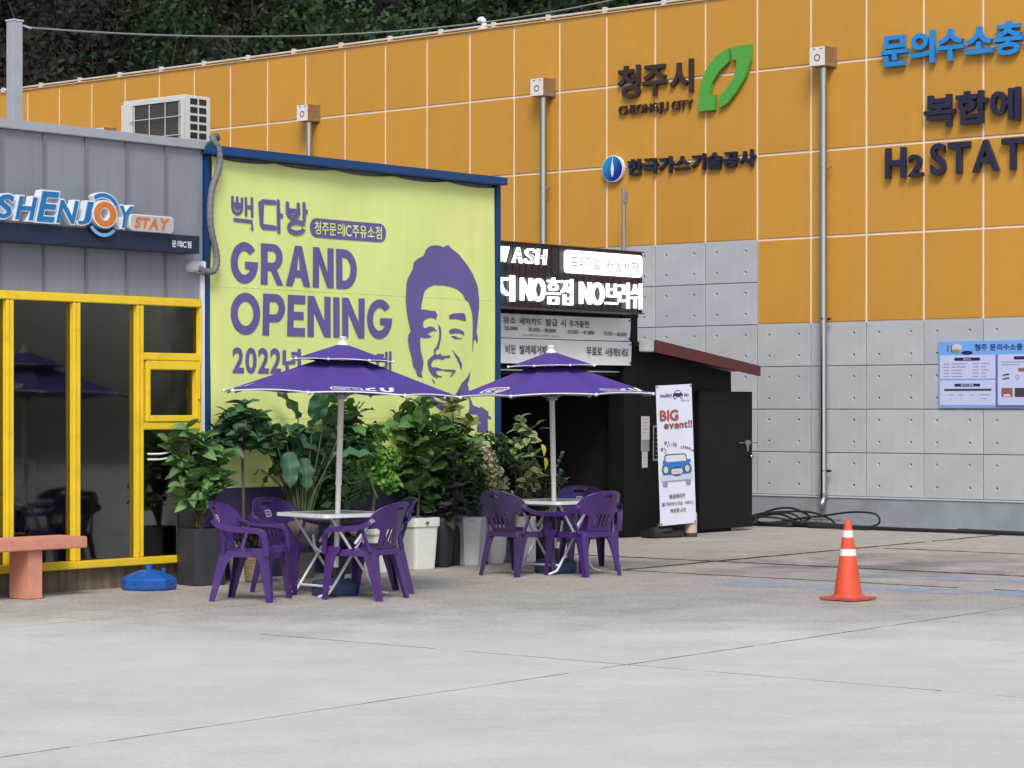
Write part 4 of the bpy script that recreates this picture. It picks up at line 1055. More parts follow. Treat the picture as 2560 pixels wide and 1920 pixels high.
# ------------------------------------------------------------------ folding tables
TWH = mat('white_table_frame', (.72, .74, .78), .35, var=.04); TTOP = mat('frosted_table_top', (.42, .45, .46), .2, var=.08, scale=3)
def table(x, y, deg, label):
    t = thing('folding_table', label, 'table', T(x, y, 0, R(deg)), 'white folding tables'); h = .375
    top = prism([rrect(-h, h, -h, h, .05), rrect(-h + .045, h - .045, -h + .045, h - .045, .03)], .03, 0).xf(Matrix.Translation((0, 0, .715)) @ Matrix.Rotation(R(-90), 4, 'X'))
    top.v = [(a, b, c) for a, b, c in top.v]; top.build('top_frame', TWH, t)
    prism([rrect(-h + .046, h - .046, -h + .046, h - .046, .029)], .012, 0).xf(Matrix.Translation((0, 0, .711)) @ Matrix.Rotation(R(-90), 4, 'X')).build('top_sheet', TTOP, t)
    for k, s in enumerate((1, -1)):
        for q in (-1, 1):
            yy = q * (.27 - .03 * k)
            Mesh().tube(smooth_path([(-.24 * s, yy, .68), (.0, yy, .36), (.22 * s, yy, .07), (.27 * s, yy, .035), (.36 * s, yy, .012)], 4), .0125, 8).build('leg', TWH, t)
        w = .27 - .03 * k
        Mesh().tube([(.205 * s, -w, .09), (.205 * s, w, .09)], .0115, 8).build('cross_bar', TWH, t)
        Mesh().tube([(-.235 * s, -w, .675), (-.235 * s, w, .675)], .0115, 8).build('cross_bar', TWH, t)
    Mesh().tube(smooth_path([(-.1, -.18, .52), (-.1, -.16, .42), (-.06, -.1, .37), (-.06, .1, .37), (-.1, .16, .42), (-.1, .18, .52)], 4), .010, 8).build('stay_bar', TWH, t)
    for q in (-1, 1): Mesh().tube([(.02, q * .255, .45), (.16, q * .255, .60)], .014, 8).build('lock_sleeve', TWH, t)
table(-1.53, 21.33, 41, 'white folding table under the near purple parasol')
table(.427, 24.26, 47, 'white folding table under the far purple parasol')

# ------------------------------------------------------------------ parasols
UP = mat('parasol_cloth', (.072, .036, .25), .75, var=.05, scale=3, bump=.08, bscale=160); UW = mat('parasol_white', (.74, .76, .80), .5, var=.02); POLE = mat('parasol_pole', (.74, .725, .69), .4, var=.05)
RIBM = mat('parasol_rib', (.30, .31, .33), .4, .5)
def parasol(x, y, rot, lean, lean_dir, label, first):
    M = T(x, y, -.045) @ Matrix.Rotation(R(lean_dir), 4, 'Z') @ Matrix.Rotation(R(lean), 4, 'Y') @ Matrix.Rotation(R(-lean_dir), 4, 'Z')
    t = thing('parasol', label, 'parasol', M, 'purple parasols')
    Mesh().tube([(0, 0, .10), (0, 0, 1.02)], .0235, 14).build('pole', POLE, t)
    Mesh().tube([(0, 0, 1.0), (0, 0, 2.2)], .0265, 14).build('pole', POLE, t)
    Mesh().lathe([(.029, 0), (.029, .02)], 14, (0, 0, 1.0)).build('pole_collar', POLE, t)
    Mesh().lathe([(.05, 2.205), (.05, 2.222), (.03, 2.23), (.028, 2.262), (.033, 2.266), (.03, 2.28), (0, 2.283)], 14).build('finial', UW, t)
    Mesh().lathe([(.045, 1.74), (.055, 1.75), (.055, 1.80), (.045, 1.81)], 12).build('hub', RIBM, t)
    def pt(r, z, a): return Vector((r * math.cos(a), r * math.sin(a), z))
    def surf(r0, z0, r1, z1, k, sag, f, g):
        """point on the cloth: f from the top (0) to the hem (1), g across the panel"""
        a0 = R(rot + 45 * k); a1 = R(rot + 45 * (k + 1)); r_ = r0 + (r1 - r0) * f; z_ = z0 + (z1 - z0) * f
        p = pt(r_, z_, a0).lerp(pt(r_, z_, a1), g); iw = 4 * g * (1 - g)
        p.z += -sag * 4 * f * (1 - f) * .35 * iw + (iw * .016 * f ** 3 if r1 > .6 else iw * .006 * f)
        return p - Vector((p.x, p.y, 0)).normalized() * (iw * .03 * f * f)
    def panel(r0, z0, r1, z1, k, sag, name):
        a0 = R(rot + 45 * k); a1 = R(rot + 45 * (k + 1)); m = Mesh(); m.sm = True; n = 10; q = 10
        for j in range(q + 1):
            for i in range(n + 1): m.v.append(tuple(surf(r0, z0, r1, z1, k, sag, j / q, i / n)))
        for j in range(q):
            for i in range(n):
                b = j * (n + 1) + i; m.f.append((b, b + n + 1, b + n + 2, b + 1)); m.mi.append(0); m.smooth.append(True)
        o = m.build(name, UP, t)
        # white bound hem
        e = [Vector(m.v[q * (n + 1) + i]) for i in range(n + 1)]
        Mesh().tube(e, .0065 if r1 > .6 else .0045, 6).build('hem', UW, o)
        return o, a0, a1
    for k in range(8):
        a0 = R(rot + 45 * k)
        o, p0, p1 = panel(.23, 2.07, 1.05, 1.785, k, .09, 'canopy_panel')
        v, _, _ = panel(.03, 2.215, .455, 2.075, k, .02, 'vent_panel')
        tip = pt(1.055, 1.783, a0)
        Mesh().lathe([(0, -.016), (.014, -.01), (.017, 0), (.012, .012), (0, .017)], 8).xf(Matrix.Translation(tip)).build('tip_ball', UW, t)
        Mesh().lathe([(0, -.012), (.011, -.007), (.012, 0), (.009, .01), (0, .013)], 8).xf(Matrix.Translation(pt(.458, 2.075, a0))).build('tip_ball', UW, t)
        rb = Mesh().tube([pt(.05, 2.085, a0), pt(1.03, 1.768, a0)], .008, 5).build('rib', RIBM, t)
        Mesh().tube([pt(.05, 1.77, a0), pt(.5, 1.93, a0)], .007, 5).build('strut', RIBM, rb)
        # print on the cloth
        mode = {first: 'round', (first + 2) % 8: 'happy', (first + 4) % 8: 'round', (first + 6) % 8: 'happy'}.get(k)
        if mode:
            am = (p0 + p1) / 2; ln = math.hypot(.82 * math.cos(R(22.5)), .285); nn = Vector((.33 * math.cos(am), .33 * math.sin(am), .94))
            def onp(a, b, d=.007):
                f = 1 - b / ln; w = 2 * (.23 + .82 * f) * math.sin(R(22.5))
                return surf(.23, 2.07, 1.05, 1.785, k, .09, f, .5 + a / w) + nn * d
            m = Mesh()
            def loops(ls, d=.007):
                v2, f2 = fill2d(ls, .05); m.add([onp(a, b, d) for a, b in v2], f2)
            if mode == 'happy':
                loops([rrect(-.21, .065, .045, .165, .045), rrect(-.197, .052, .062, .148, .032)]); loops([[(.03, .06), (.085, .04), (.06, .09)]], .0072)
                for v, f in letters('Happy to', -.175, .03, .075, .14, off=.02): m.add([onp(a, b) for a, b in v], f)
                loops([ell(.15, .10, .062, .064, 18, 55, 305) + ell(.15, .10, .026, .026, 12, 305, 55)])
                loops([[(.215, .162), (.25, .162), (.25, .095)] + ell(.27, .093, .02, .024, 8, 180, 360) + [(.29, .162), (.325, .162), (.325, .093)] + ell(.27, .093, .055, .06, 12, 360, 180)])
            else:
                loops([rrect(-.16, .16, .06, .30, .10), rrect(-.138, .138, .088, .272, .075)]); loops([[(.06, .07), (.13, .02), (.14, .11)]], .0072)
                loops([ell(-.05, .18, .062, .058, 18, 50, 310) + ell(-.05, .18, .026, .024, 12, 310, 50)])
                loops([[(.018, .236), (.052, .236), (.052, .178)] + ell(.068, .176, .016, .02, 8, 180, 360) + [(.084, .236), (.118, .236), (.118, .176)] + ell(.068, .176, .05, .055, 12, 360, 180)])
            m.build('print', UW, o)
parasol(-1.53, 21.33, -90 - 11, 1.7, 0, 'purple two-tier parasol in front of the yellow banner lettering', 6)
parasol(.427, 24.26, -90 - 23.5 + 1, 1.1, 180, 'purple two-tier parasol nearer the black car wash', 7)
DISC = mat('dark_blue_base', (.022, .05, .125), .6, var=.12, scale=5, dirt=((.06, .08, .12), .5, 4))
for x, y, l in ((-1.53, 21.33, 'round dark blue parasol base under the near table'), (.427, 24.26, 'round dark blue parasol base under the far table')):
    t = thing('parasol_weight', l, 'parasol base', T(x, y), 'parasol bases')
    Mesh().lathe([(.195, 0), (.205, .02), (.205, .10), (.19, .125), (.12, .135), (.05, .14), (.05, .145), (.028, .145)], 28).build('tank', DISC, t)
    Mesh().tube([(0, 0, .14), (0, 0, .24)], .034, 14).build('socket', mat('socket_black', (.02, .02, .025), .5), t)
    Mesh().lathe([(.018, 0), (.018, .02), (0, .022)], 10, (.12, -.06, .13)).build('filler_cap', DISC, t)

# ------------------------------------------------------------------ traffic cone
CONE = mat('cone_orange', (.70, .085, .035), .45, var=.08, scale=6, dirt=((.45, .12, .07), .5, 7)); CW = mat('reflective_white', (.80, .80, .82), .3, var=.05, scale=14); CB = mat('cone_base_worn', (.55, .08, .05), .6, var=.15, scale=9, dirt=((.25, .1, .08), .5, 6))
cn = thing('traffic_cone', 'orange traffic cone with two white bands on the concrete', 'cone', T(2.83, 20.77, 0, R(46)))
Mesh().add(*(lambda k: (k.v, k.f))(prism([rrect(-.178, .178, -.178, .178, .025)], .018, 0).xf(Matrix.Translation((0, 0, .026)) @ Matrix.Rotation(R(-90), 4, 'X')))).build('base_plate', CB, cn)
Mesh().lathe([(.145, .0265), (.142, .036), (.124, .046), (.12, .05)], 32).build('base_ring', CB, cn)
def rc(z): return .1185 - (z - .045) * (.1185 - .0285) / (.66 - .045)
Mesh().lathe([(rc(.045), .045), (rc(.2), .2), (rc(.4), .4), (rc(.58), .58), (rc(.65), .65), (.024, .674), (.012, .672), (.012, .55)], 32).build('body', CONE, cn)
for a, b in ((.374, .431), (.529, .586)): Mesh().lathe([(rc(a) + .0012, a), (rc(b) + .0012, b)], 32).build('reflective_band', CW, cn)

# ------------------------------------------------------------------ cables heaped along the orange wall
BLK = mat('black_rubber', (.012, .012, .014), .5)
hc = thing('hose_heap', 'tangled black hoses and cables heaped at the foot of the grey wall', 'hose', BF(0, 0))
def coil(pts, r=.014): Mesh().tube(smooth_path(pts, 6), r, 7).build('hose', BLK, hc)
coil([(-.75, -1.4, .02), (-.3, -1.0, .16), (.0, -.6, .22), (.3, -.55, .08), (.45, -.6, .02), (.75, -.6, .16), (1.15, -.55, .17), (1.4, -.6, .03), (1.6, -.62, .02)])
coil([(.3, -.5, .02), (.5, -.5, .14), (.9, -.5, .19), (1.4, -.5, .2), (1.75, -.55, .12), (1.95, -.62, .02), (2.3, -.7, .02)])
coil([(.75, -.62, .02), (1.2, -.6, .1), (1.65, -.55, .16), (2.1, -.5, .22), (2.45, -.5, .2), (2.5, -.5, .08), (2.3, -.55, .02), (1.9, -.6, .02)])
coil([(-.2, -.75, .015), (.6, -.72, .02), (1.4, -.7, .05), (2.0, -.72, .02), (3.0, -.72, .018), (4.2, -.7, .018), (5.3, -.68, .018), (6.5, -.7, .018), (8.5, -.7, .02)], .03)
coil([(.0, -.95, .02), (.5, -.9, .1), (1.0, -.85, .13), (1.5, -.8, .06), (2.0, -.85, .02), (2.6, -.9, .015)])
coil([(.4, -.6, .02), (.7, -.45, .2), (1.05, -.4, .24), (1.4, -.5, .12), (1.2, -.75, .04), (.8, -.8, .05), (.6, -.6, .1), (.9, -.5, .16), (1.3, -.6, .05)], .016)
coil([(1.6, -.85, .02), (2.6, -.82, .03), (3.8, -.8, .025), (5.0, -.84, .02), (6.2, -.8, .02), (8.0, -.82, .02)], .022)
coil([(.9, -.68, .05), (1.4, -.62, .06), (2.2, -.62, .035), (3.2, -.6, .02), (4.0, -.58, .02), (4.9, -.6, .02), (5.2, -.64, .02), (4.9, -.68, .03), (3.8, -.66, .04)], .018)
for x0, x1, y0, y1, z in ((.55, 1.3, -.82, -.62, .045), (1.05, 1.6, -.7, -.5, .03)):
    Mesh().lathe([(0, 0), (1, 0), (.92, .8), (.6, 1.2), (0, 1.3)], 10).xf(T((x0 + x1) / 2, (y0 + y1) / 2, .005) @ Matrix.Diagonal(((x1 - x0) / 2, (y1 - y0) / 2, z, 1))).build('crumpled_sheet', BLK, hc)
gt = thing('drain_grating', 'steel drain grating leaning on the grey plinth behind the hoses', 'grating', BF(1.25, -.16, .02, 0))
for k in range(9): Mesh().box(-.45 + k * .1, -.43 + k * .1, -.25, .1, .0, .02, M=Matrix.Rotation(R(28), 4, 'X')).build('bar', mat('grating_steel', (.3, .31, .32), .5, .6), gt)
for y in (-.25, .08): Mesh().box(-.46, .39, y, y + .02, .021, .036, M=Matrix.Rotation(R(28), 4, 'X')).build('edge_bar', MATS['grating_steel'], gt)
# ------------------------------------------------------------------ black car wash
BLACKW = mat('black_cladding', (.006, .0065, .009), .65, spec=.25, var=.15, scale=3, bump=.05, bscale=50); BLACKI = mat('black_interior', (.006, .006, .0075), .9)
REDR = mat('red_brown_fascia', (.085, .018, .018), .5, var=.12)
cw = thing('car_wash_building', 'black car wash shed with a dark open bay and red sloping roof edge', 'building', AF(0, 1.83))
Mesh().box(9.045, 9.335, 0, .25, 0, 2.85, bev=.006).build('pillar', BLACKW, cw)
Mesh().box(4.62, 5.2, 0, .25, 0, 2.85).build('pillar', BLACKW, cw)
Mesh().box(4.62, 9.335, .02, .25, 2.152, 3.42).build('header', BLACKW, cw)
Mesh().box(5.2, 9.044, .1, .16, 2.02, 2.151).build('shutter_box', BLACKI, cw)
Mesh().box(5.2, 9.044, .07, .099, 2.07, 2.085).build('shutter_rail', RAILM, cw)
Mesh().box(4.62, 9.335, 5.5, 5.6, 0, 3.4).build('bay_back_wall', BLACKI, cw); Mesh().box(4.55, 4.62, .0, 5.6, 0, 3.4).build('bay_side_wall', BLACKI, cw); Mesh().box(9.336, 9.40, .26, 5.6, 0, 3.4).build('bay_side_wall', BLACKI, cw); Mesh().box(4.55, 9.40, .26, 5.6, 3.401, 3.45).build('bay_roof', BLACKI, cw)
m = Mesh(); m.add([(5.2, .05, .003), (9.04, .05, .003), (9.04, 5.5, .003), (5.2, 5.5, .003)], [(0, 1, 2, 3)]); m.build('bay_floor', mat('wet_bay_floor', (.06, .06, .06), .4), cw)
for k in range(5):
    x0 = 9.337 + k * .4066; x1 = x0 + .4046
    def zt(x): return 2.36 - (x - 9.337) * .128
    prism([[(x0, 0), (x1, 0), (x1, zt(x1)), (x0, zt(x0))]], .08, .0).build('wall_panel', BLACKW, cw)
Mesh().box(9.41, 11.36, .09, 2.6, 0, 2.05).build('store_block', BLACKI, cw)
def sl(x): return 2.475 - (x - 9.25) * .1285
rf = prism([[(9.25, sl(9.25) - .155), (11.53, sl(11.53) - .135), (11.53, sl(11.53)), (9.25, sl(9.25))]], .03, -.36); rf.build('fascia', REDR, cw)
prism([[(9.26, sl(9.26) - .07), (11.54, sl(11.54) - .07), (11.54, sl(11.54) - .012), (9.26, sl(9.26) - .012)]], 2.9, -.329).build('roof', mat('roof_sheet_brown', (.07, .03, .028), .55), cw)
Mesh().box(9.05, 9.247, -.33, -.23, 2.325, 2.465, bev=.01).build('gutter_box', mat('gutter_grey', (.42, .46, .48), .5, var=.1, scale=6), cw)
for x, z in ((9.02, 2.8), ): Mesh().box(x - .02, x + .3, -.02, -.001, 2.76, 2.85).build('sign_bracket', BLACKW, cw)
dr = bpy.data.objects.new('door', None); col.objects.link(dr); dr.parent = cw
Mesh().box(10.56, 11.765, -.065, -.015, .045, 1.845, bev=.004).build('door_leaf', BLACKW, dr)
Mesh().tube([(11.42, -.085, 1.165), (11.86, -.085, 1.165)], .009, 6).build('bolt', STEEL, dr); Mesh().box(11.6, 11.7, -.075, -.0652, 1.13, 1.2).build('bolt_plate', STEEL, dr); Mesh().box(11.62, 11.66, -.08, -.0655, 1.05, 1.129).build('hasp', STEEL, dr)
Mesh().lathe([(0, .06), (.025, .055), (.032, .035), (.02, .02), (.016, 0)], 12).xf(T(11.695, -.066, .98) @ Matrix.Rotation(R(90), 4, 'X')).build('knob', STEEL, dr)
# notices on the wall
PAPER = mat('paper_white', (.66, .68, .72), .6, var=.04); FADED = mat('paper_grey', (.34, .36, .40), .6, var=.1)
for (a, b, z0, z1, ma, l) in ((9.40, 9.57, 1.222, 1.52, PAPER, 'tall white notice on the black wall beside the banner stand, topmost of three'), (9.395, 9.565, 1.08, 1.218, FADED, 'grey notice on the black wall between two white ones'), (9.415, 9.53, .872, 1.075, PAPER, 'narrow white notice on the black wall, lowest of three')):
    n = thing('notice', l, 'notice', AF(a, 1.826)); Mesh().box(0, b - a, -.004, -.0005, z0, z1).build('sheet', ma, n)
    for k in range(5): 
        z = z1 - .04 - k * .042
        if z > z0 + .03: Mesh().box(.03, b - a - .03 - random.uniform(0, .05), -.0055, -.0043, z, z + .008).build('text_row', BGREY, n)
fp = thing('framed_menu', 'black poster in a steel frame on the wall behind the banner stand', 'poster', AF(9.62, 1.826))
Mesh().box(0, .36, -.02, -.0005, .955, 1.405, bev=.004).build('frame', STEEL, fp); Mesh().box(.025, .335, -.0225, -.0203, .98, 1.38).build('sheet', BLACKI, fp)
for k in range(6): Mesh().box(.05, .12 + random.uniform(0, .15), -.0238, -.0228, 1.02 + k * .055, 1.03 + k * .055).build('text_row', FADED, fp)

# illuminated sign
LED = mat('lit_letter', (.9, .9, .9), .5, var=0, emit=((1, .98, .95), 1.25)); LEDB = mat('sign_box_black', (.016, .015, .018), .4, var=.1); LEDE = mat('sign_box_edge', (.10, .10, .11), .3, .6)
ls = thing('lit_sign', 'black box sign with glowing white letters over the car wash bay', 'sign', AF(0, 1.45))
m = Mesh().box(5.3, 8.935, .0, .30, 2.802, 3.545, bev=.008); m.build('box', LEDB, ls)
for k in range(30): Mesh().box(5.36 + k * .12, 5.385 + k * .12, -.006, -.0005, 2.83, 3.52).build('box_rib', LEDB, ls)
Mesh().box(5.3, 8.95, -.02, .31, 2.785, 2.800).build('lower_edge', LEDE, ls); Mesh().box(5.3, 8.95, -.02, .31, 3.547, 3.558).build('upper_edge', LEDE, ls)
prism([rrect(7.37, 8.86, 3.235, 3.505, .045)], .035, -.05).build('lit_panel', LED, ls)
LEDG = mat('sign_grey_stroke', (.10, .10, .11), .5)
print_line(ls, '프리미엄', 7.46, 8.01, 3.30, 3.44, -.0535, LEDG, off=.012); print_line(ls, '자동세차', 8.12, 8.80, 3.29, 3.43, -.0535, LEDG, off=.012)
def lit_word(s, a, b, z0, z1, off): sign_word(ls, s, a, b, z0, z1, .04, -.05, LED, name='lit_letter', off=off, gap=.05)
lit_word('지', 6.02, 6.43, 2.86, 3.16, .012); lit_word('NO', 6.56, 6.99, 2.875, 3.145, .012); lit_word('흠집', 7.04, 7.51, 2.85, 3.165, 0); lit_word('NO', 7.66, 8.11, 2.87, 3.14, .012); lit_word('브러쉬', 8.16, 8.86, 2.845, 3.16, 0)
for c, a in zip('WASH', (6.14, 6.40, 6.62, 6.83)):
    v, f = letters(c, a, a + .17, 3.31, 3.49, off=.012)[0]; solid2d([(p[0] + .12 * (p[1] - 3.3), p[1]) for p in v], f, .035, -.05).build('lit_letter', LED, ls)
    v, f = letters(c, a + .025, a + .145, 3.335, 3.465, off=-.005)[0]; solid2d([(p[0] + .12 * (p[1] - 3.3), p[1]) for p in v], f, 0, -.0535).build('inner_line', LEDG, ls)

# two cloth banners under the sign
CLOTH = mat('banner_cloth_white', (.80, .82, .88), .7, var=.03, scale=2, bump=.1, bscale=4); INK = mat('banner_ink', (.035, .038, .06), .7)
def cloth(name, label, z0, z1, x1, sag):
    t = thing(name, label, 'banner', AF(0, 1.79)); m = Mesh(); n = 30
    for j in range(5):
        for i in range(n + 1):
            f = i / n; x = 5.3 + (x1 - 5.3) * f; z = z0 + (z1 - z0) * j / 4 - sag * 4 * f * (1 - f)
            m.v.append((x, .006 * math.sin(x * 5 + j) - .004, z))
    for j in range(4):
        for i in range(n):
            k = j * (n + 1) + i; m.f.append((k, k + 1, k + n + 2, k + n + 1)); m.mi.append(0); m.smooth.append(True)
    m.build('sheet', CLOTH, t)
    for x, z in ((x1 - .03, z1 - .03), (x1 - .03, z0 + .03)): Mesh().lathe([(.012, 0), (.012, .004)], 10).xf(T(x, -.012, z) @ Matrix.Rotation(R(90), 4, 'X')).build('eyelet', INK, t)
    return t
b1 = cloth('price_banner', 'white cloth price banner hanging just under the lit sign', 2.463, 2.746, 9.12, .008)
for s, a, b, z0, z1, o in (('유소', 6.66, 6.89, 2.617, 2.70, .012), ('세차카드', 6.95, 7.38, 2.613, 2.698, .012), ('발급', 7.45, 7.67, 2.61, 2.695, .012), ('시', 7.74, 7.83, 2.608, 2.693, .012), ('추가충전', 7.89, 8.28, 2.605, 2.69, .012),
                        ('23,000', 6.68, 6.92, 2.535, 2.585, .015), ('30,000', 7.12, 7.330, 2.53, 2.58, .0), ('-', 7.348, 7.390, 2.552, 2.558, .0), ('35,000', 7.42, 7.64, 2.525, 2.578, .02), ('40,000', 7.86, 8.070, 2.52, 2.575, .0), ('-', 8.088, 8.130, 2.545, 2.551, .0), ('47,000', 8.16, 8.38, 2.518, 2.572, .02), ('50,000', 8.58, 8.750, 2.515, 2.57, .0), ('-', 8.768, 8.810, 2.539, 2.546, .0), ('60,000', 8.84, 9.03, 2.512, 2.568, .02), ('주유소세차카드는 사용 할 수 있습니다', 7.0, 7.72, 2.478, 2.505, 0)):
    print_line(b1, s, a, b, z0, z1, -.016, INK, off=o)
b2 = cloth('notice_banner', 'white cloth notice banner behind the top of the far parasol', 2.158, 2.452, 9.14, .006)
for s, a, b in (('비된', 6.70, 6.88), ('벌레제거제', 6.96, 7.46), ('무료로', 8.23, 8.54), ('사용해보세요', 8.6, 9.07)): print_line(b2, s, a, b, 2.265, 2.372, -.016, INK, off=.012)

# roll banner stand
XB = mat('xbanner_white', (.66, .70, .84), .5, var=.02); XRED = mat('xbanner_red', (.42, .07, .05), .5); XBR = mat('xbanner_brown_line', (.09, .04, .035), .5); XBLUE = mat('xbanner_car_blue', (.02, .17, .52), .5); XDARK = mat('xbanner_dark', (.035, .035, .07), .5)
XPUR = mat('xbanner_purple', (.03, .02, .13), .5); XGL = mat('xbanner_glass', (.62, .66, .72), .5); XYE = mat('xbanner_lamp', (.58, .57, .36), .5); XGR = mat('xbanner_grey', (.28, .27, .34), .5); XLG = mat('xbanner_bumper', (.50, .56, .74), .5)
xs = thing('banner_stand', 'tall white event banner on a stand with a blue cartoon car', 'banner stand', T(2.085, 30.9, 0, R(38)))
TL_ = T(0, 0, .167) @ Matrix.Rotation(R(-2.6), 4, 'Y')
def xput(mesh, name, ma, parent=None): return mesh.xf(TL_).build(name, ma, parent or xs)
m = Mesh(); n = 12
for j in range(n + 1):
    for i in range(5):
        m.v.append((-.3 + .15 * i, .012 * math.sin(j / n * math.pi) * (1 - abs(i - 2) / 2), 1.75 * j / n))
for j in range(n):
    for i in range(4): k = j * 5 + i; m.f.append((k, k + 1, k + 6, k + 5)); m.mi.append(0); m.smooth.append(True)
xsheet = xput(m, 'sheet', XB)
for a, b in ((-.28, .02), (.28, .02), (-.28, 1.73), (.28, 1.73)): xput(Mesh().lathe([(.011, 0), (.011, .004)], 10).xf(T(a, -.003, b) @ Matrix.Rotation(R(90), 4, 'X')), 'eyelet', INK)
Mesh().tube([(-.26, .03, 1.89), (.25, .06, .14)], .007, 6).build('stand_rod', STEEL, xs); Mesh().tube([(.24, .03, 1.88), (-.28, .06, .14)], .007, 6).build('stand_rod', STEEL, xs)
def xp(poly, ma, name, d=1, holes=()): return xput(prism([poly] + list(holes), 0, -.003 - .0012 * d), name, ma)
def xt(s, a, b, z0, z1, ma, o=.01, d=1, name='print_line', **kw):
    m = Mesh()
    for v, f in letters(s, a, b, z0, z1, off=o, **kw): k = solid2d(v, f, 0, -.003 - .0012 * d); m.add(k.v, k.f)
    xput(m, name, ma)
xt('washing', -.235, -.04, 1.59, 1.65, XPUR, .015); xt('day', .165, .25, 1.585, 1.645, XPUR, .015); xt('세차하는날', .11, .25, 1.535, 1.56, XPUR, 0)
xp([(-.02, 1.60), (-.02, 1.635), (.0, 1.645), (.02, 1.67), (.04, 1.68), (.08, 1.68), (.105, 1.665), (.12, 1.645), (.145, 1.64), (.145, 1.60)], XPUR, 'car_mark'); xp(rrect(.025, .10, 1.645, 1.668, .006), XB, 'car_mark', 2)
for c in (.012, .115): xp(ell(c, 1.595, .022, .022, 14), XPUR, 'car_mark', 2.4); xp(ell(c, 1.595, .013, .013, 12), XB, 'car_mark', 3)
for s, a, b, z0, z1 in (('BIG', -.25, .06, 1.305, 1.44), ('event!!', -.185, .285, 1.205, 1.30)):
    xt(s, a, b, z0, z1, XBR, .028, 1); xt(s, a + .006, b - .006, z0 + .006, z1 - .006, XRED, .010, 2)
for x, z, r in ((-.235, .95, 0), (-.17, 1.03, 0), (-.005, 1.0, 0)): xp(rrect(x - .018, x + .018, z - .018, z + .018, .004), XDARK, 'sparkle', 1, [rrect(x - .009, x + .009, z - .009, z + .009, .003)])
for a, b in (((-.20, .97), (-.16, .93)), ((-.19, .915), (-.17, .90)), ((-.125, 1.05), (-.105, .99)), ((-.14, 1.0), (-.135, .98)), ((-.07, .99), (-.068, 1.015)), ((-.045, .985), (-.03, 1.04))): xp(stroke([a, b], .008), XDARK, 'sparkle_line')
for ch, x, z in (('c', .085, .945), ('l', .125, .948), ('e', .145, .945), ('a', .185, .936), ('n', .222, .922)): xt(ch, x, x + (.028 if ch != 'l' else .008), z, z + (.032 if ch != 'l' else .045), XDARK, .015)
xp(stroke([(.25, .912), (.262, .918), (.272, .908), (.283, .912)], .007), XDARK, 'print_line'); xp(stroke([(.295, .925), (.288, .90)], .007), XDARK, 'print_line')
# cartoon car
xp([(-.205, .77), (-.195, .87), (-.17, .885), (.14, .885), (.165, .87), (.185, .775)], XDARK, 'cartoon_car'); xp([(-.188, .79), (-.18, .86), (-.165, .872), (.135, .872), (.15, .86), (.168, .79)], XGL, 'cartoon_car', 2)
xp([(-.25, .70), (-.235, .75), (-.19, .785), (.17, .785), (.225, .75), (.255, .70), (.25, .65), (.19, .61), (-.18, .61), (-.24, .65)], XBLUE, 'cartoon_car', 3)
for s in (-1, 1): xp(rrect(.005 + s * .205 - .03, .005 + s * .205 + .03, .77, .81, .012), XBLUE, 'cartoon_car', 2.5)
xp(rrect(-.27, .265, .555, .625, .032), XLG, 'cartoon_car', 3.6)
xp(ell(0, .665, .115, .06, 24), XDARK, 'cartoon_car', 4.2); xp(rrect(-.095, .095, .63, .70, .03), XGL, 'cartoon_car', 4.8)
for z in (.645, .665, .685): xp(stroke([(-.08, z), (.08, z)], .006), XGR, 'cartoon_car', 5.4)
for c in (-.185, .175): xp(ell(c, .695, .052, .056, 20), XDARK, 'cartoon_car', 4.2); xp(ell(c, .695, .04, .044, 20), XYE, 'cartoon_car', 4.8)
for c in (-.2, .19): xp(rrect(c - .038, c + .038, .485, .56, .02), XGR, 'cartoon_car', 3)
xt('워싱데이가', -.14, .13, .325, .385, XDARK, .02); xt('물기닦아드리는', -.265, .09, .24, .29, XDARK, .01); xt('서비스', .115, .265, .24, .29, XDARK, .01); xt('제공합니다!', -.13, .13, .15, .205, XDARK, .015)
ft = thing('stand_weight', 'low black plastic weight on the ground before the banner stand', 'weight', T(1.88, 30.95, 0, R(38)))
m = Mesh().box(-.26, .26, -.14, .14, 0, .085, bev=.02); m.build('lower_tray', mat('weight_black', (.02, .021, .024), .6, var=.15), ft); Mesh().lathe([(.16, .086), (.15, .12), (.06, .14), (.05, .17), (0, .17)], 16, (-.02, 0, 0)).build('filler_boss', MATS['weight_black'], ft)
bk = thing('paper_drum', 'pale pink drum with a dark foot beside the banner stand', 'drum', T(2.255, 31.15))
Mesh().lathe([(.083, .05), (.083, .30), (.075, .305), (0, .305)], 24).build('drum_wall', mat('drum_pink', (.50, .38, .34), .7, var=.06), bk); Mesh().lathe([(.086, 0), (.086, .0495)], 24).build('foot_ring', mat('drum_foot', (.05, .03, .03), .6), bk)
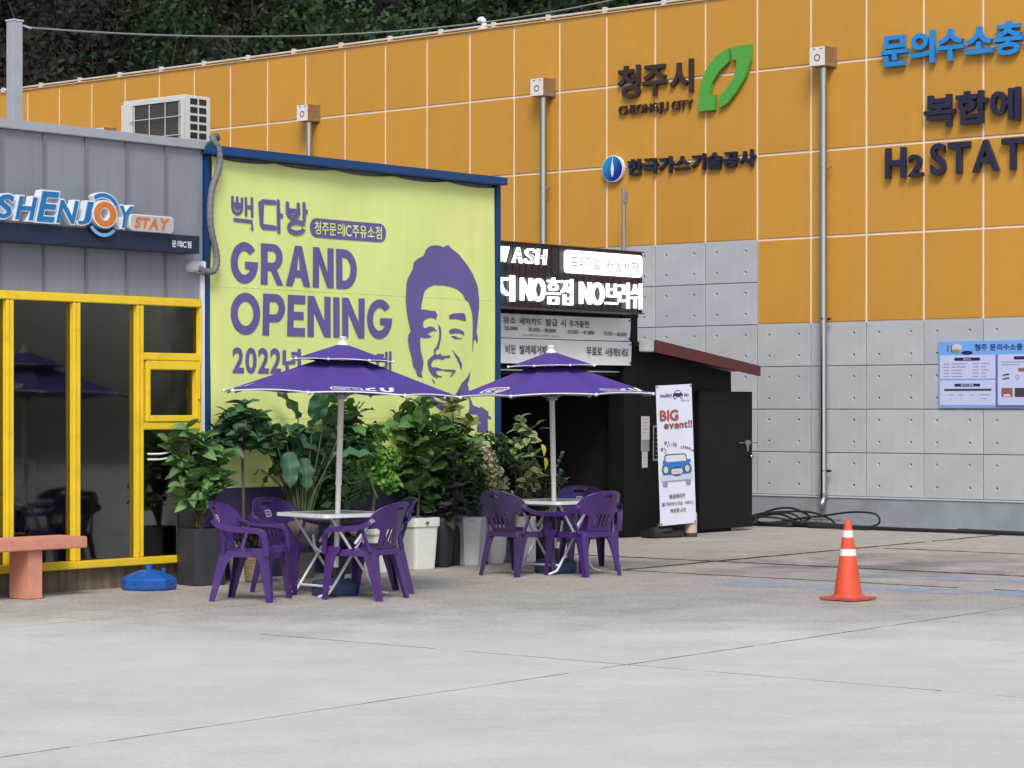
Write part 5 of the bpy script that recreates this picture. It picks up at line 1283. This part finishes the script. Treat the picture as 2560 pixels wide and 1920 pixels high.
# ------------------------------------------------------------------ potted plants
def leaf_mesh(name, ma, L=.13, W=.07, shape='ovate', fold=.18, curl=.25, n=7):
    vs = []; ac = []; fs = []; cols = (-1, -.5, 0, .5, 1)
    for i in range(n + 1):
        s = i / n
        if shape == 'ovate': w = math.sin(math.pi * min(1, s ** .78 * .985 + .015)) ** .8
        elif shape == 'fiddle': w = (.35 + .65 * s) * math.sin(math.pi * min(1, s ** 1.15 * .96 + .04)) ** .55 * 1.05
        elif shape == 'banana': w = math.sin(math.pi * min(1, s ** .7 * .97 + .03)) ** .55
        elif shape == 'heart': w = math.sin(math.pi * min(1, s ** .5 * .98 + .02)) ** .9
        else: w = math.sin(math.pi * min(1, s * .97 + .03)) ** .9
        for c in cols:
            y = c * W / 2 * w
            wavy = .012 * L / .2 * math.sin(s * 17 + c) * abs(c) if shape in ('fiddle', 'banana') else 0
            vs.append((s * L, y, fold * abs(y) - curl * L * s * s + wavy)); ac.append(abs(c))
    for i in range(n):
        for j in range(4): k = i * 5 + j; fs.append((k, k + 5, k + 6, k + 1))
    me = bpy.data.meshes.new(name); me.from_pydata(vs, [], fs); me.materials.append(ma)
    me.polygons.foreach_set('use_smooth', [True] * len(fs))
    at = me.attributes.new('across', 'FLOAT', 'POINT'); at.data.foreach_set('value', ac)
    me.update(); return me
def aim(pos, d, roll=0.0, sc=1.0):
    """matrix with x along d, z as upward as possible"""
    d = Vector(d).normalized(); up = Vector((0, 0, 1)) if abs(d.z) < .97 else Vector((0, 1, 0))
    y = up.cross(d).normalized(); z = d.cross(y)
    M = Matrix((d, y, z)).transposed().to_4x4()
    return Matrix.Translation(pos) @ M @ Matrix.Rotation(roll, 4, 'X') @ Matrix.Scale(sc, 4)
SOIL = mat('potting_soil', (.035, .028, .02), .95, var=.3, scale=30, bump=.5, bscale=60)
BARK = mat('plant_stem_brown', (.12, .10, .075), .8, var=.2, scale=20); STEMG = mat('plant_stem_green', (.07, .11, .04), .6, var=.1)
PW_ = mat('pot_white', (.76, .77, .75), .45, var=.05, scale=4, dirt=((.42, .43, .40), .4, 3)); PD_ = mat('pot_charcoal', (.02, .022, .026), .6, var=.15); PS_ = mat('pot_slate', (.04, .044, .052), .55, var=.15, streak=.2); PT_ = mat('pot_taupe', (.16, .135, .12), .7, var=.06); PM_ = mat('pot_mottled', (.50, .55, .60), .5, var=.15, scale=5)
def pot(parent, kind, r, h, ma, rot=0):
    if kind == 'square':
        m = Mesh().lathe([(r * .80, 0), (r * .82, .01), (r * .97, h * .82), (r * .98, h * .82), (r * 1.06, h * .83), (r * 1.08, h), (r * .98, h), (r * .96, h - .04)], 48, sq=14, rot=rot, smooth=False)
    elif kind == 'plain_square': m = Mesh().lathe([(r * .96, 0), (r, .01), (r, h), (r * .93, h), (r * .92, h - .05)], 48, sq=16, rot=rot, smooth=False)
    elif kind == 'hex': m = Mesh().lathe([(r * .72, 0), (r * .74, .01), (r, h), (r * .93, h), (r * .90, h - .04)], 6, smooth=False, rot=rot)
    elif kind == 'rim': m = Mesh().lathe([(r * .68, 0), (r * .70, .01), (r * .93, h * .74), (r * 1.0, h * .75), (r * 1.03, h), (r * .95, h), (r * .93, h - .04)], 32)
    else: m = Mesh().lathe([(r * .66, 0), (r * .74, .03), (r * .94, h * .5), (r, h * .85), (r * .98, h), (r * .92, h), (r * .9, h - .04)], 32)
    m.build('pot', ma, parent)
    Mesh().lathe([(r * .9, h - .035), (r * .45, h - .022), (0, h - .02)], 20, sq=(14 if 'square' in kind else None), rot=rot).build('soil', SOIL, parent)
def plant(t, y, label, name='potted_plant'): return thing(name, label, 'plant', AF(t, y, 0, -ROT_A), 'potted plants before the banner')   # local axes = world axes
rnd = random.Random(11)
def U(a, b): return rnd.uniform(a, b)
def branchy(root, base, tips, ma, r0=.014, r1=.005):
    for tp in tips:
        b = Vector(base); e = Vector(tp); mid = b.lerp(e, .5) + Vector((U(-.04, .04), U(-.04, .04), .04))
        Mesh().tube(smooth_path([b, mid, e], 4), r0, 6, False, r1).build('stem', ma, root)
def rosette(root, meshes, base, tip, n, sc=(.85, 1.25), droop=(-.3, .7), start=.35):
    """leaves spiralling along a shoot from base to tip"""
    b = Vector(base); e = Vector(tip); a = U(0, 6.28); n = int(n * 1.7)
    for i in range(n):
        f = start + (1 - start) * (i + .5) / n; p = b.lerp(e, f); a += 2.4
        up = droop[0] + (droop[1] - droop[0]) * f + U(-.55, .45)
        d = Vector((math.cos(a), math.sin(a), up))
        place('leaf', rnd.choice(meshes), root, aim(p, d, U(-.95, .95), U(*sc) * (1.08 - .22 * f)))
def cloud(root, ma, blobs, n, size, hang=.0, name='foliage', aspect=.55, jit=.5):
    """small leaves too many to count, spread through lobes (x,y,z,rx,ry,rz)"""
    C = []; Nn = []; tt = []
    per = n // len(blobs)
    for x, y, z, rx, ry, rz in blobs:
        d = rng.normal(size=(per, 3)); d /= np.linalg.norm(d, axis=1)[:, None]; rr = rng.uniform(.45, 1.05, per)[:, None]
        C.append(np.array([x, y, z]) + d * rr * np.array([rx, ry, rz])); Nn.append(d * .7 + np.array([0, -.2, .55 - hang]) + rng.normal(size=(per, 3)) * jit)
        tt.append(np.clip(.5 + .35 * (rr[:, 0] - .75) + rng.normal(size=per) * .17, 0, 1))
    C = np.concatenate(C); k = len(C)
    o = place(name, quads_mesh(name, C, np.concatenate(Nn), rng.uniform(size[0], size[1], k), np.concatenate(tt), ma, aspect), root, kind='stuff')
    return o
LM = leafmat('rubber_leaf', (.10, .225, .065), (.26, .34, .17)); LD = leafmat('ficus_leaf_dark', (.052, .135, .055), (.12, .19, .09)); LF = leafmat('fiddle_leaf', (.072, .175, .048), (.15, .23, .08)); LS = leafmat('strelitzia_leaf', (.06, .16, .088), (.13, .21, .12), var=.2)
LV = leafmat('variegated_leaf', (.19, .31, .10), (.34, .40, .22), edge=(.40, .47, .28)); LY = leafmat('yellowed_leaf', (.48, .42, .05), (.5, .45, .2)); LB = leafmat('dark_bronze_leaf', (.046, .068, .048), (.07, .075, .06)); LP = leafmat('palm_leaflet', (.065, .16, .04), None); LO = leafmat('olive_leaf', (.13, .19, .04), (.2, .26, .08)); LR = leafmat('dark_red_leaf', (.025, .012, .012), None)
def lset(nm, ma, L, W, shape='ovate', k=3, **kw): return [leaf_mesh(nm, ma, L * (1 + .12 * (i - 1)), W, shape, fold=.1 + .12 * i, curl=.12 + .16 * i, **kw) for i in range(k)]
rub = lset('rubber_leaf', LM, .15, .098); fic = lset('ficus_leaf', LD, .145, .095); fid = lset('fiddle_leaf', LF, .25, .19, 'fiddle'); oli = lset('olive_leaf', LO, .165, .105); var_ = lset('variegated_leaf', LV, .15, .095); yel = lset('yellow_leaf', LY, .11, .06); brz = lset('bronze_leaf', LB, .17, .085, 'lance'); ban = lset('strelitzia_leaf', LS, .46, .22, 'banana', n=10); strap = lset('strap_leaf', LD, .3, .035, 'lance')

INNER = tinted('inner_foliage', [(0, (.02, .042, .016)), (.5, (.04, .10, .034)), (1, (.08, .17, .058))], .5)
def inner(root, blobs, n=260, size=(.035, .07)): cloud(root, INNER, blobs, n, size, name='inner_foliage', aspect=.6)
# a: slate pot with a bushy rubber plant at the shop corner
p = plant(-.01, -.27, 'bushy rubber plant in a tall slate pot at the shop corner'); pot(p, 'plain_square', .165, .52, PS_, R(40))
tips = [(-.3, -.05, 1.34), (.12, -.1, 1.12), (-.16, -.15, .92), (-.12, -.08, 1.45), (.05, -.12, 1.36), (.20, -.05, 1.22), (-.22, 0, 1.18), (.26, -.08, 1.02), (-.05, -.15, 1.05), (.10, -.2, .88), (.0, .1, 1.25)]
branchy(p, (0, 0, .5), tips, BARK)
for tp in tips: rosette(p, rub, (tp[0] * .5, tp[1] * .5, tp[2] - .32), tp, 10)
place('leaf', rub[0], p, aim((-.33, -.02, 1.05), (-1, -.2, .3), 0, .9))
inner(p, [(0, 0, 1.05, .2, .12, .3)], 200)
# b: standard ficus
p = plant(.576, -.20, 'ficus tree with a bare trunk and round dark crown in a white pot'); pot(p, 'round', .14, .36, PW_)
Mesh().tube(smooth_path([(0, 0, .33), (.01, 0, .7), (.005, -.01, 1.0), (.0, 0, 1.32)], 5), .017, 8, False, .012).build('trunk', BARK, p)
tips = [(-.28, -.05, 1.44), (-.14, -.12, 1.58), (.03, -.05, 1.66), (.18, -.08, 1.55), (.30, -.05, 1.40), (.22, -.15, 1.24), (-.2, -.15, 1.28), (.02, -.2, 1.40), (.1, .12, 1.5), (-.33, .0, 1.28), (.34, .0, 1.26)]
branchy(p, (0, 0, 1.22), tips, BARK, .010, .004)
for tp in tips: rosette(p, fic, (tp[0] * .35, tp[1] * .35, 1.28 + (tp[2] - 1.3) * .4), tp, 11)
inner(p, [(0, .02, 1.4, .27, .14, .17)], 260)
# c: low dark plant in a woven basket
p = plant(.541, -.42, 'low dark red leafed plant in a small woven basket'); 
WV = mat('woven_straw', (.36, .27, .13), .8, var=.3, scale=60, bump=.6, bscale=45)
m = Mesh().lathe([(.085, 0), (.095, .01), (.115, .16), (.12, .24), (.108, .24), (.1, .2)], 24); m.build('basket', WV, p)
for k in range(8):
    Mesh().lathe([(.099 + .003 * k, .02 + k * .027), (.104 + .003 * k, .03 + k * .027), (.101 + .003 * k, .043 + k * .027)], 24).build('weave_band', WV, p)
Mesh().lathe([(.1, .2), (0, .21)], 16).build('soil', SOIL, p)
cloud(p, tinted('dark_red_foliage', [(0, (.012, .008, .008)), (.6, (.03, .016, .014)), (1, (.07, .045, .035))], .35), [(0, 0, .38, .17, .15, .15)], 320, (.02, .045))
for k in range(9): place('leaf', rnd.choice(strap), p, aim((U(-.05, .05), U(-.05, .05), .25), (math.cos(k * .7), math.sin(k * .7), 1.1), 0, U(.9, 1.3)))
# d: strelitzia in the taupe pot
p = plant(1.217, -.35, 'bird of paradise plant with huge paddle leaves in a taupe pot'); pot(p, 'rim', .155, .56, PT_)
for (x, y, z, dx, dz, s) in ((-.27, -.05, 1.38, -.5, .75, 1.05), (-.12, -.1, 1.20, .1, -.8, .85), (-.18, .05, 1.45, .85, -.55, 1.1), (.10, -.08, 1.42, .3, .8, .95), (.20, -.05, 1.45, .9, .5, .9), (.30, -.1, 1.16, .9, .25, .85), (.02, -.1, 1.14, .25, -.9, .7), (.35, 0, 1.36, .9, -.2, .8), (-.35, 0, 1.25, -.9, .2, .9), (.12, .1, 1.5, .2, 1, .9), (.28, -.1, .98, .95, -.25, .75), (-.05, .1, 1.52, -.4, .9, .85), (-.42, .05, 1.05, -.8, -.4, .7), (-.1, .05, 1.3, -.7, .3, .9), (.05, .1, 1.25, .5, .4, .85), (.22, .08, 1.2, .8, -.6, .8), (-.22, -.08, 1.1, -.6, -.7, .7), (.0, .12, 1.05, -.1, .9, .9), (.15, .1, 1.0, .6, .6, .8)):
    Mesh().tube(smooth_path([(x * .15, y * .3, .5), (x * .45, y * .5, .85), (x, y, z)], 5), .012, 6, False, .006).build('stem', STEMG, p)
    place('leaf', rnd.choice(ban), p, aim((x, y, z), (dx, -.25, dz), U(-.5, .5), s))
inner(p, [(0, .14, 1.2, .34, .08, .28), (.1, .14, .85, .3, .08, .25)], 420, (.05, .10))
# e: feather palm
p = plant(1.90, -.2, 'feathery palm with fine drooping fronds behind the near parasol pole'); pot(p, 'round', .13, .34, PD_)
for k in range(15):
    a = k * 2.4 + .4; rr = U(.28, .48); h = U(.75, 1.45); tip = Vector((math.cos(a) * rr, math.sin(a) * rr * .6, h)); m = Mesh()
    path = smooth_path([(0, 0, .32), (tip.x * .25, tip.y * .25, h * .75), (tip.x * .7, tip.y * .7, h + .03), (tip.x, tip.y, h - .12)], 7); m.tube(path, .006, 5, False, .002)
    for i, q in enumerate(path[7:]):
        for s in (-1, 1):
            dd = (path[min(i + 8, len(path) - 1)] - path[i + 6]).normalized(); sd_ = dd.cross(Vector((0, 0, 1))).normalized() * s
            L_ = .17 * (1 - .3 * i / 14); e = q + (sd_ * .75 + dd * .65 + Vector((0, 0, -.25))).normalized() * L_; w = Vector((0, 0, .006)) + dd * .007; mm = q.lerp(e, .45)
            m.add([q, mm - w, e, mm + w], [(0, 1, 2, 3)])
    m.build('frond', LP, p)
# f: broad leaved tree showing above
p = plant(1.98, -.15, 'tall broad leaved plant whose top shows above the parasol table'); pot(p, 'round', .14, .36, PD_)
Mesh().tube(smooth_path([(0, 0, .3), (.03, 0, .9), (-.02, -.02, 1.5)], 5), .016, 7, False, .01).build('trunk', BARK, p)
for tp in ((-.02, -.04, 1.72), (.12, -.06, 1.58), (-.16, -.05, 1.55), (.2, 0, 1.36), (.05, -.1, 1.3), (-.15, -.06, 1.2), (.15, -.05, 1.05)): rosette(p, fid, (tp[0] * .4, tp[1], tp[2] - .3), tp, 9, (.7, 1.0), (-.1, .9))
inner(p, [(0, .05, 1.3, .22, .1, .28), (0, .05, .85, .24, .1, .3)], 420)
# g: bright green little tree
p = plant(2.32, -.27, 'bright green small leaved tree on a thick trunk in a white pot'); pot(p, 'square', .19, .46, PW_, R(45))
Mesh().tube(smooth_path([(-.03, 0, .43), (-.03, 0, .65), (0, 0, .9), (.02, 0, 1.2)], 5), .026, 8, False, .012).build('trunk', BARK, p)
BRG = tinted('bright_foliage', [(0, (.035, .09, .016)), (.45, (.09, .24, .035)), (.8, (.20, .40, .07)), (1, (.34, .52, .14))], .45)
cloud(p, BRG, [(.02, -.03, 1.38, .13, .12, .10), (-.05, -.05, 1.20, .15, .13, .13), (.08, -.06, 1.12, .17, .14, .14), (.02, -.08, .98, .18, .14, .12), (.13, -.06, .88, .13, .12, .10), (-.1, -.03, .92, .1, .1, .1)], 1500, (.022, .042), .1, aspect=.72)
# h: fiddle leaf fig in tall white pot
p = plant(2.93, -.27, 'fiddle leaf fig with big veined leaves in a tall white square pot'); pot(p, 'square', .155, .52, PW_, R(40))
lb = Mesh().box(-.015, .015, -.004, 0, -.012, .012).xf(T(.105, -.15, .47, R(-5))); lb.build('pot_label', BDARK, p)
Mesh().tube(smooth_path([(0, 0, .5), (.02, 0, 1.0), (.0, 0, 1.5)], 5), .015, 7, False, .01).build('trunk', BARK, p)
for tp, n in (((.02, -.04, 1.66), 9), ((-.16, -.06, 1.50), 8), ((.2, -.05, 1.42), 8), ((-.05, -.12, 1.25), 8), ((.18, -.1, 1.15), 7), ((-.2, -.08, 1.08), 7), ((.02, -.1, .95), 7)): rosette(p, fid, (tp[0] * .4, tp[1] * .5, tp[2] - .28), tp, n, (.8, 1.1), (-.1, 1.1))
place('leaf', fid[0], p, aim((.03, -.12, 1.38), (.05, -.25, 1), 0, 1.2), label='large upright pale veined leaf')
inner(p, [(.0, .05, 1.3, .2, .1, .28), (0, .06, .85, .26, .1, .28)], 380)
# i: dark bronze shrub
p = plant(3.297, -.27, 'dark bronze leaved shrub in a charcoal pot between two white pots'); pot(p, 'round', .125, .53, PD_)
tips = [(-.12, -.1, 1.22), (.0, -.12, 1.32), (.12, -.1, 1.1), (-.24, -.1, 1.0), (.22, -.08, .92), (.05, -.2, .95), (-.1, -.2, .82), (.16, -.2, .74), (-.25, -.12, .74)]
branchy(p, (0, 0, .5), tips, BARK, .009, .004)
for tp in tips: rosette(p, brz, (tp[0] * .4, tp[1] * .4, tp[2] - .3), tp, 10, (.7, 1.1), (-.2, .9), .1)
inner(p, [(0, 0, .9, .24, .14, .3)], 380)
# j: tall olive rubber plant behind
p = plant(3.628, -.14, 'tall open rubber plant with olive leaves standing before the printed collar'); pot(p, 'round', .13, .4, PD_)
tips = [(-.02, -.05, 1.74), (.16, -.05, 1.50), (-.18, -.05, 1.55), (.05, -.12, 1.38), (.22, -.1, 1.28), (-.2, -.1, 1.30)]
Mesh().tube(smooth_path([(0, 0, .36), (.02, 0, .9), (-.02, 0, 1.7)], 6), .013, 7, False, .006).build('trunk', BARK, p)
for k, tp in enumerate(tips): rosette(p, oli if k < 2 else rub, (tp[0] * .2, tp[1] * .3, tp[2] - .3), tp, 8, (.85, 1.2), (-.2, .8))
inner(p, [(0, .04, 1.25, .2, .1, .25), (0, .06, .85, .24, .1, .28)], 380)
# k: dark small leaved shrub in the hexagonal pot
p = plant(3.73, -.27, 'dense dark green shrub in a tapered white hexagonal pot'); pot(p, 'hex', .185, .50, PM_, R(8))
DGR = tinted('dark_shrub_foliage', [(0, (.015, .034, .014)), (.5, (.034, .078, .03)), (1, (.09, .15, .065))], .5)
Mesh().tube([(0, 0, .46), (.01, 0, .85)], .012, 6).build('stem', BARK, p)
cloud(p, DGR, [(0, -.03, .92, .17, .14, .16), (-.12, -.05, .74, .14, .12, .14), (.12, -.04, .72, .14, .12, .14), (.02, -.1, .66, .16, .1, .12)], 900, (.025, .05))
# l: fine leaved shrub behind
p = plant(4.185, -.15, 'fine leaved dark shrub standing close to the blue post'); pot(p, 'round', .12, .38, PD_)
Mesh().tube([(0, 0, .34), (.0, 0, 1.2)], .011, 6).build('stem', BARK, p)
cloud(p, DGR, [(0, -.03, 1.28, .2, .14, .10), (.1, -.05, 1.12, .17, .12, .1), (-.1, -.04, 1.08, .16, .12, .1)], 620, (.022, .045))
# m: cream variegated weeping fig
p = plant(4.129, -.27, 'cream variegated weeping fig spilling over a round white pot'); pot(p, 'round', .125, .40, PW_)
CRM = tinted('cream_foliage', [(0, (.16, .18, .08)), (.35, (.42, .43, .24)), (.7, (.68, .66, .44)), (1, (.80, .78, .60))], .5)
Mesh().tube(smooth_path([(0, 0, .36), (-.02, 0, .8), (-.1, 0, 1.22)], 5), .012, 6, False, .004).build('trunk', BARK, p)
cloud(p, CRM, [(-.10, -.03, 1.20, .05, .05, .09), (-.04, -.04, 1.02, .11, .1, .13), (.0, -.05, .85, .15, .12, .15), (.06, -.05, .66, .18, .13, .13), (-.08, -.06, .62, .14, .1, .13), (.16, -.05, .56, .12, .1, .1)], 1050, (.018, .040), .5)
# n: variegated rubber plant in white box
p = plant(4.51, -.3, 'pale variegated rubber plant with yellowing leaves in a white box pot'); pot(p, 'plain_square', .12, .48, PW_, R(30))
Mesh().box(-.015, .015, -.128, -.122, .36, .45).build('tag', BDARK, p)
tips = [(.0, -.06, 1.52), (.10, -.05, 1.40), (-.08, -.05, 1.30), (.16, -.08, 1.16), (-.02, -.12, 1.12), (.2, -.1, .95), (.08, -.12, .92)]
branchy(p, (0, 0, .45), tips, BARK)
for tp in tips: rosette(p, var_, (tp[0] * .4, tp[1] * .4, tp[2] - .25), tp, 7, (.75, 1.1), (-.4, .7))
for q, d in (((.17, -.1, 1.44), (.5, -.3, .7)), ((.2, -.1, 1.40), (.9, -.3, .3)), ((.22, -.12, 1.24), (.4, -.5, -.8)), ((.25, -.12, 1.10), (.3, -.3, -.9))): place('leaf', rnd.choice(yel), p, aim(q, d), label='yellowed leaf')
inner(p, [(.04, .03, 1.1, .14, .1, .3)], 120)
# o: ZZ plant
p = plant(4.88, -.3, 'dark upright ZZ plant in a charcoal pot behind the far table'); pot(p, 'round', .16, .42, PD_)
zz = lset('zz_leaf', LD, .075, .035)
for k in range(11):
    a = k * 2.4; tip = Vector((math.cos(a) * U(.12, .34), math.sin(a) * .14, U(.72, 1.12))); path = smooth_path([(0, 0, .4), (tip.x * .4, tip.y * .4, .4 + (tip.z - .4) * .55), tip], 6)
    Mesh().tube(path, .010, 6, False, .004).build('stem', STEMG, p)
    for i, q in enumerate(path[2:]):
        for s in (-1, 1): place('leaf', rnd.choice(zz), p, aim(q, (s * math.cos(a + 1.57) + .2, s * math.sin(a + 1.57) - .3, .75), 0, U(.9, 1.25)))
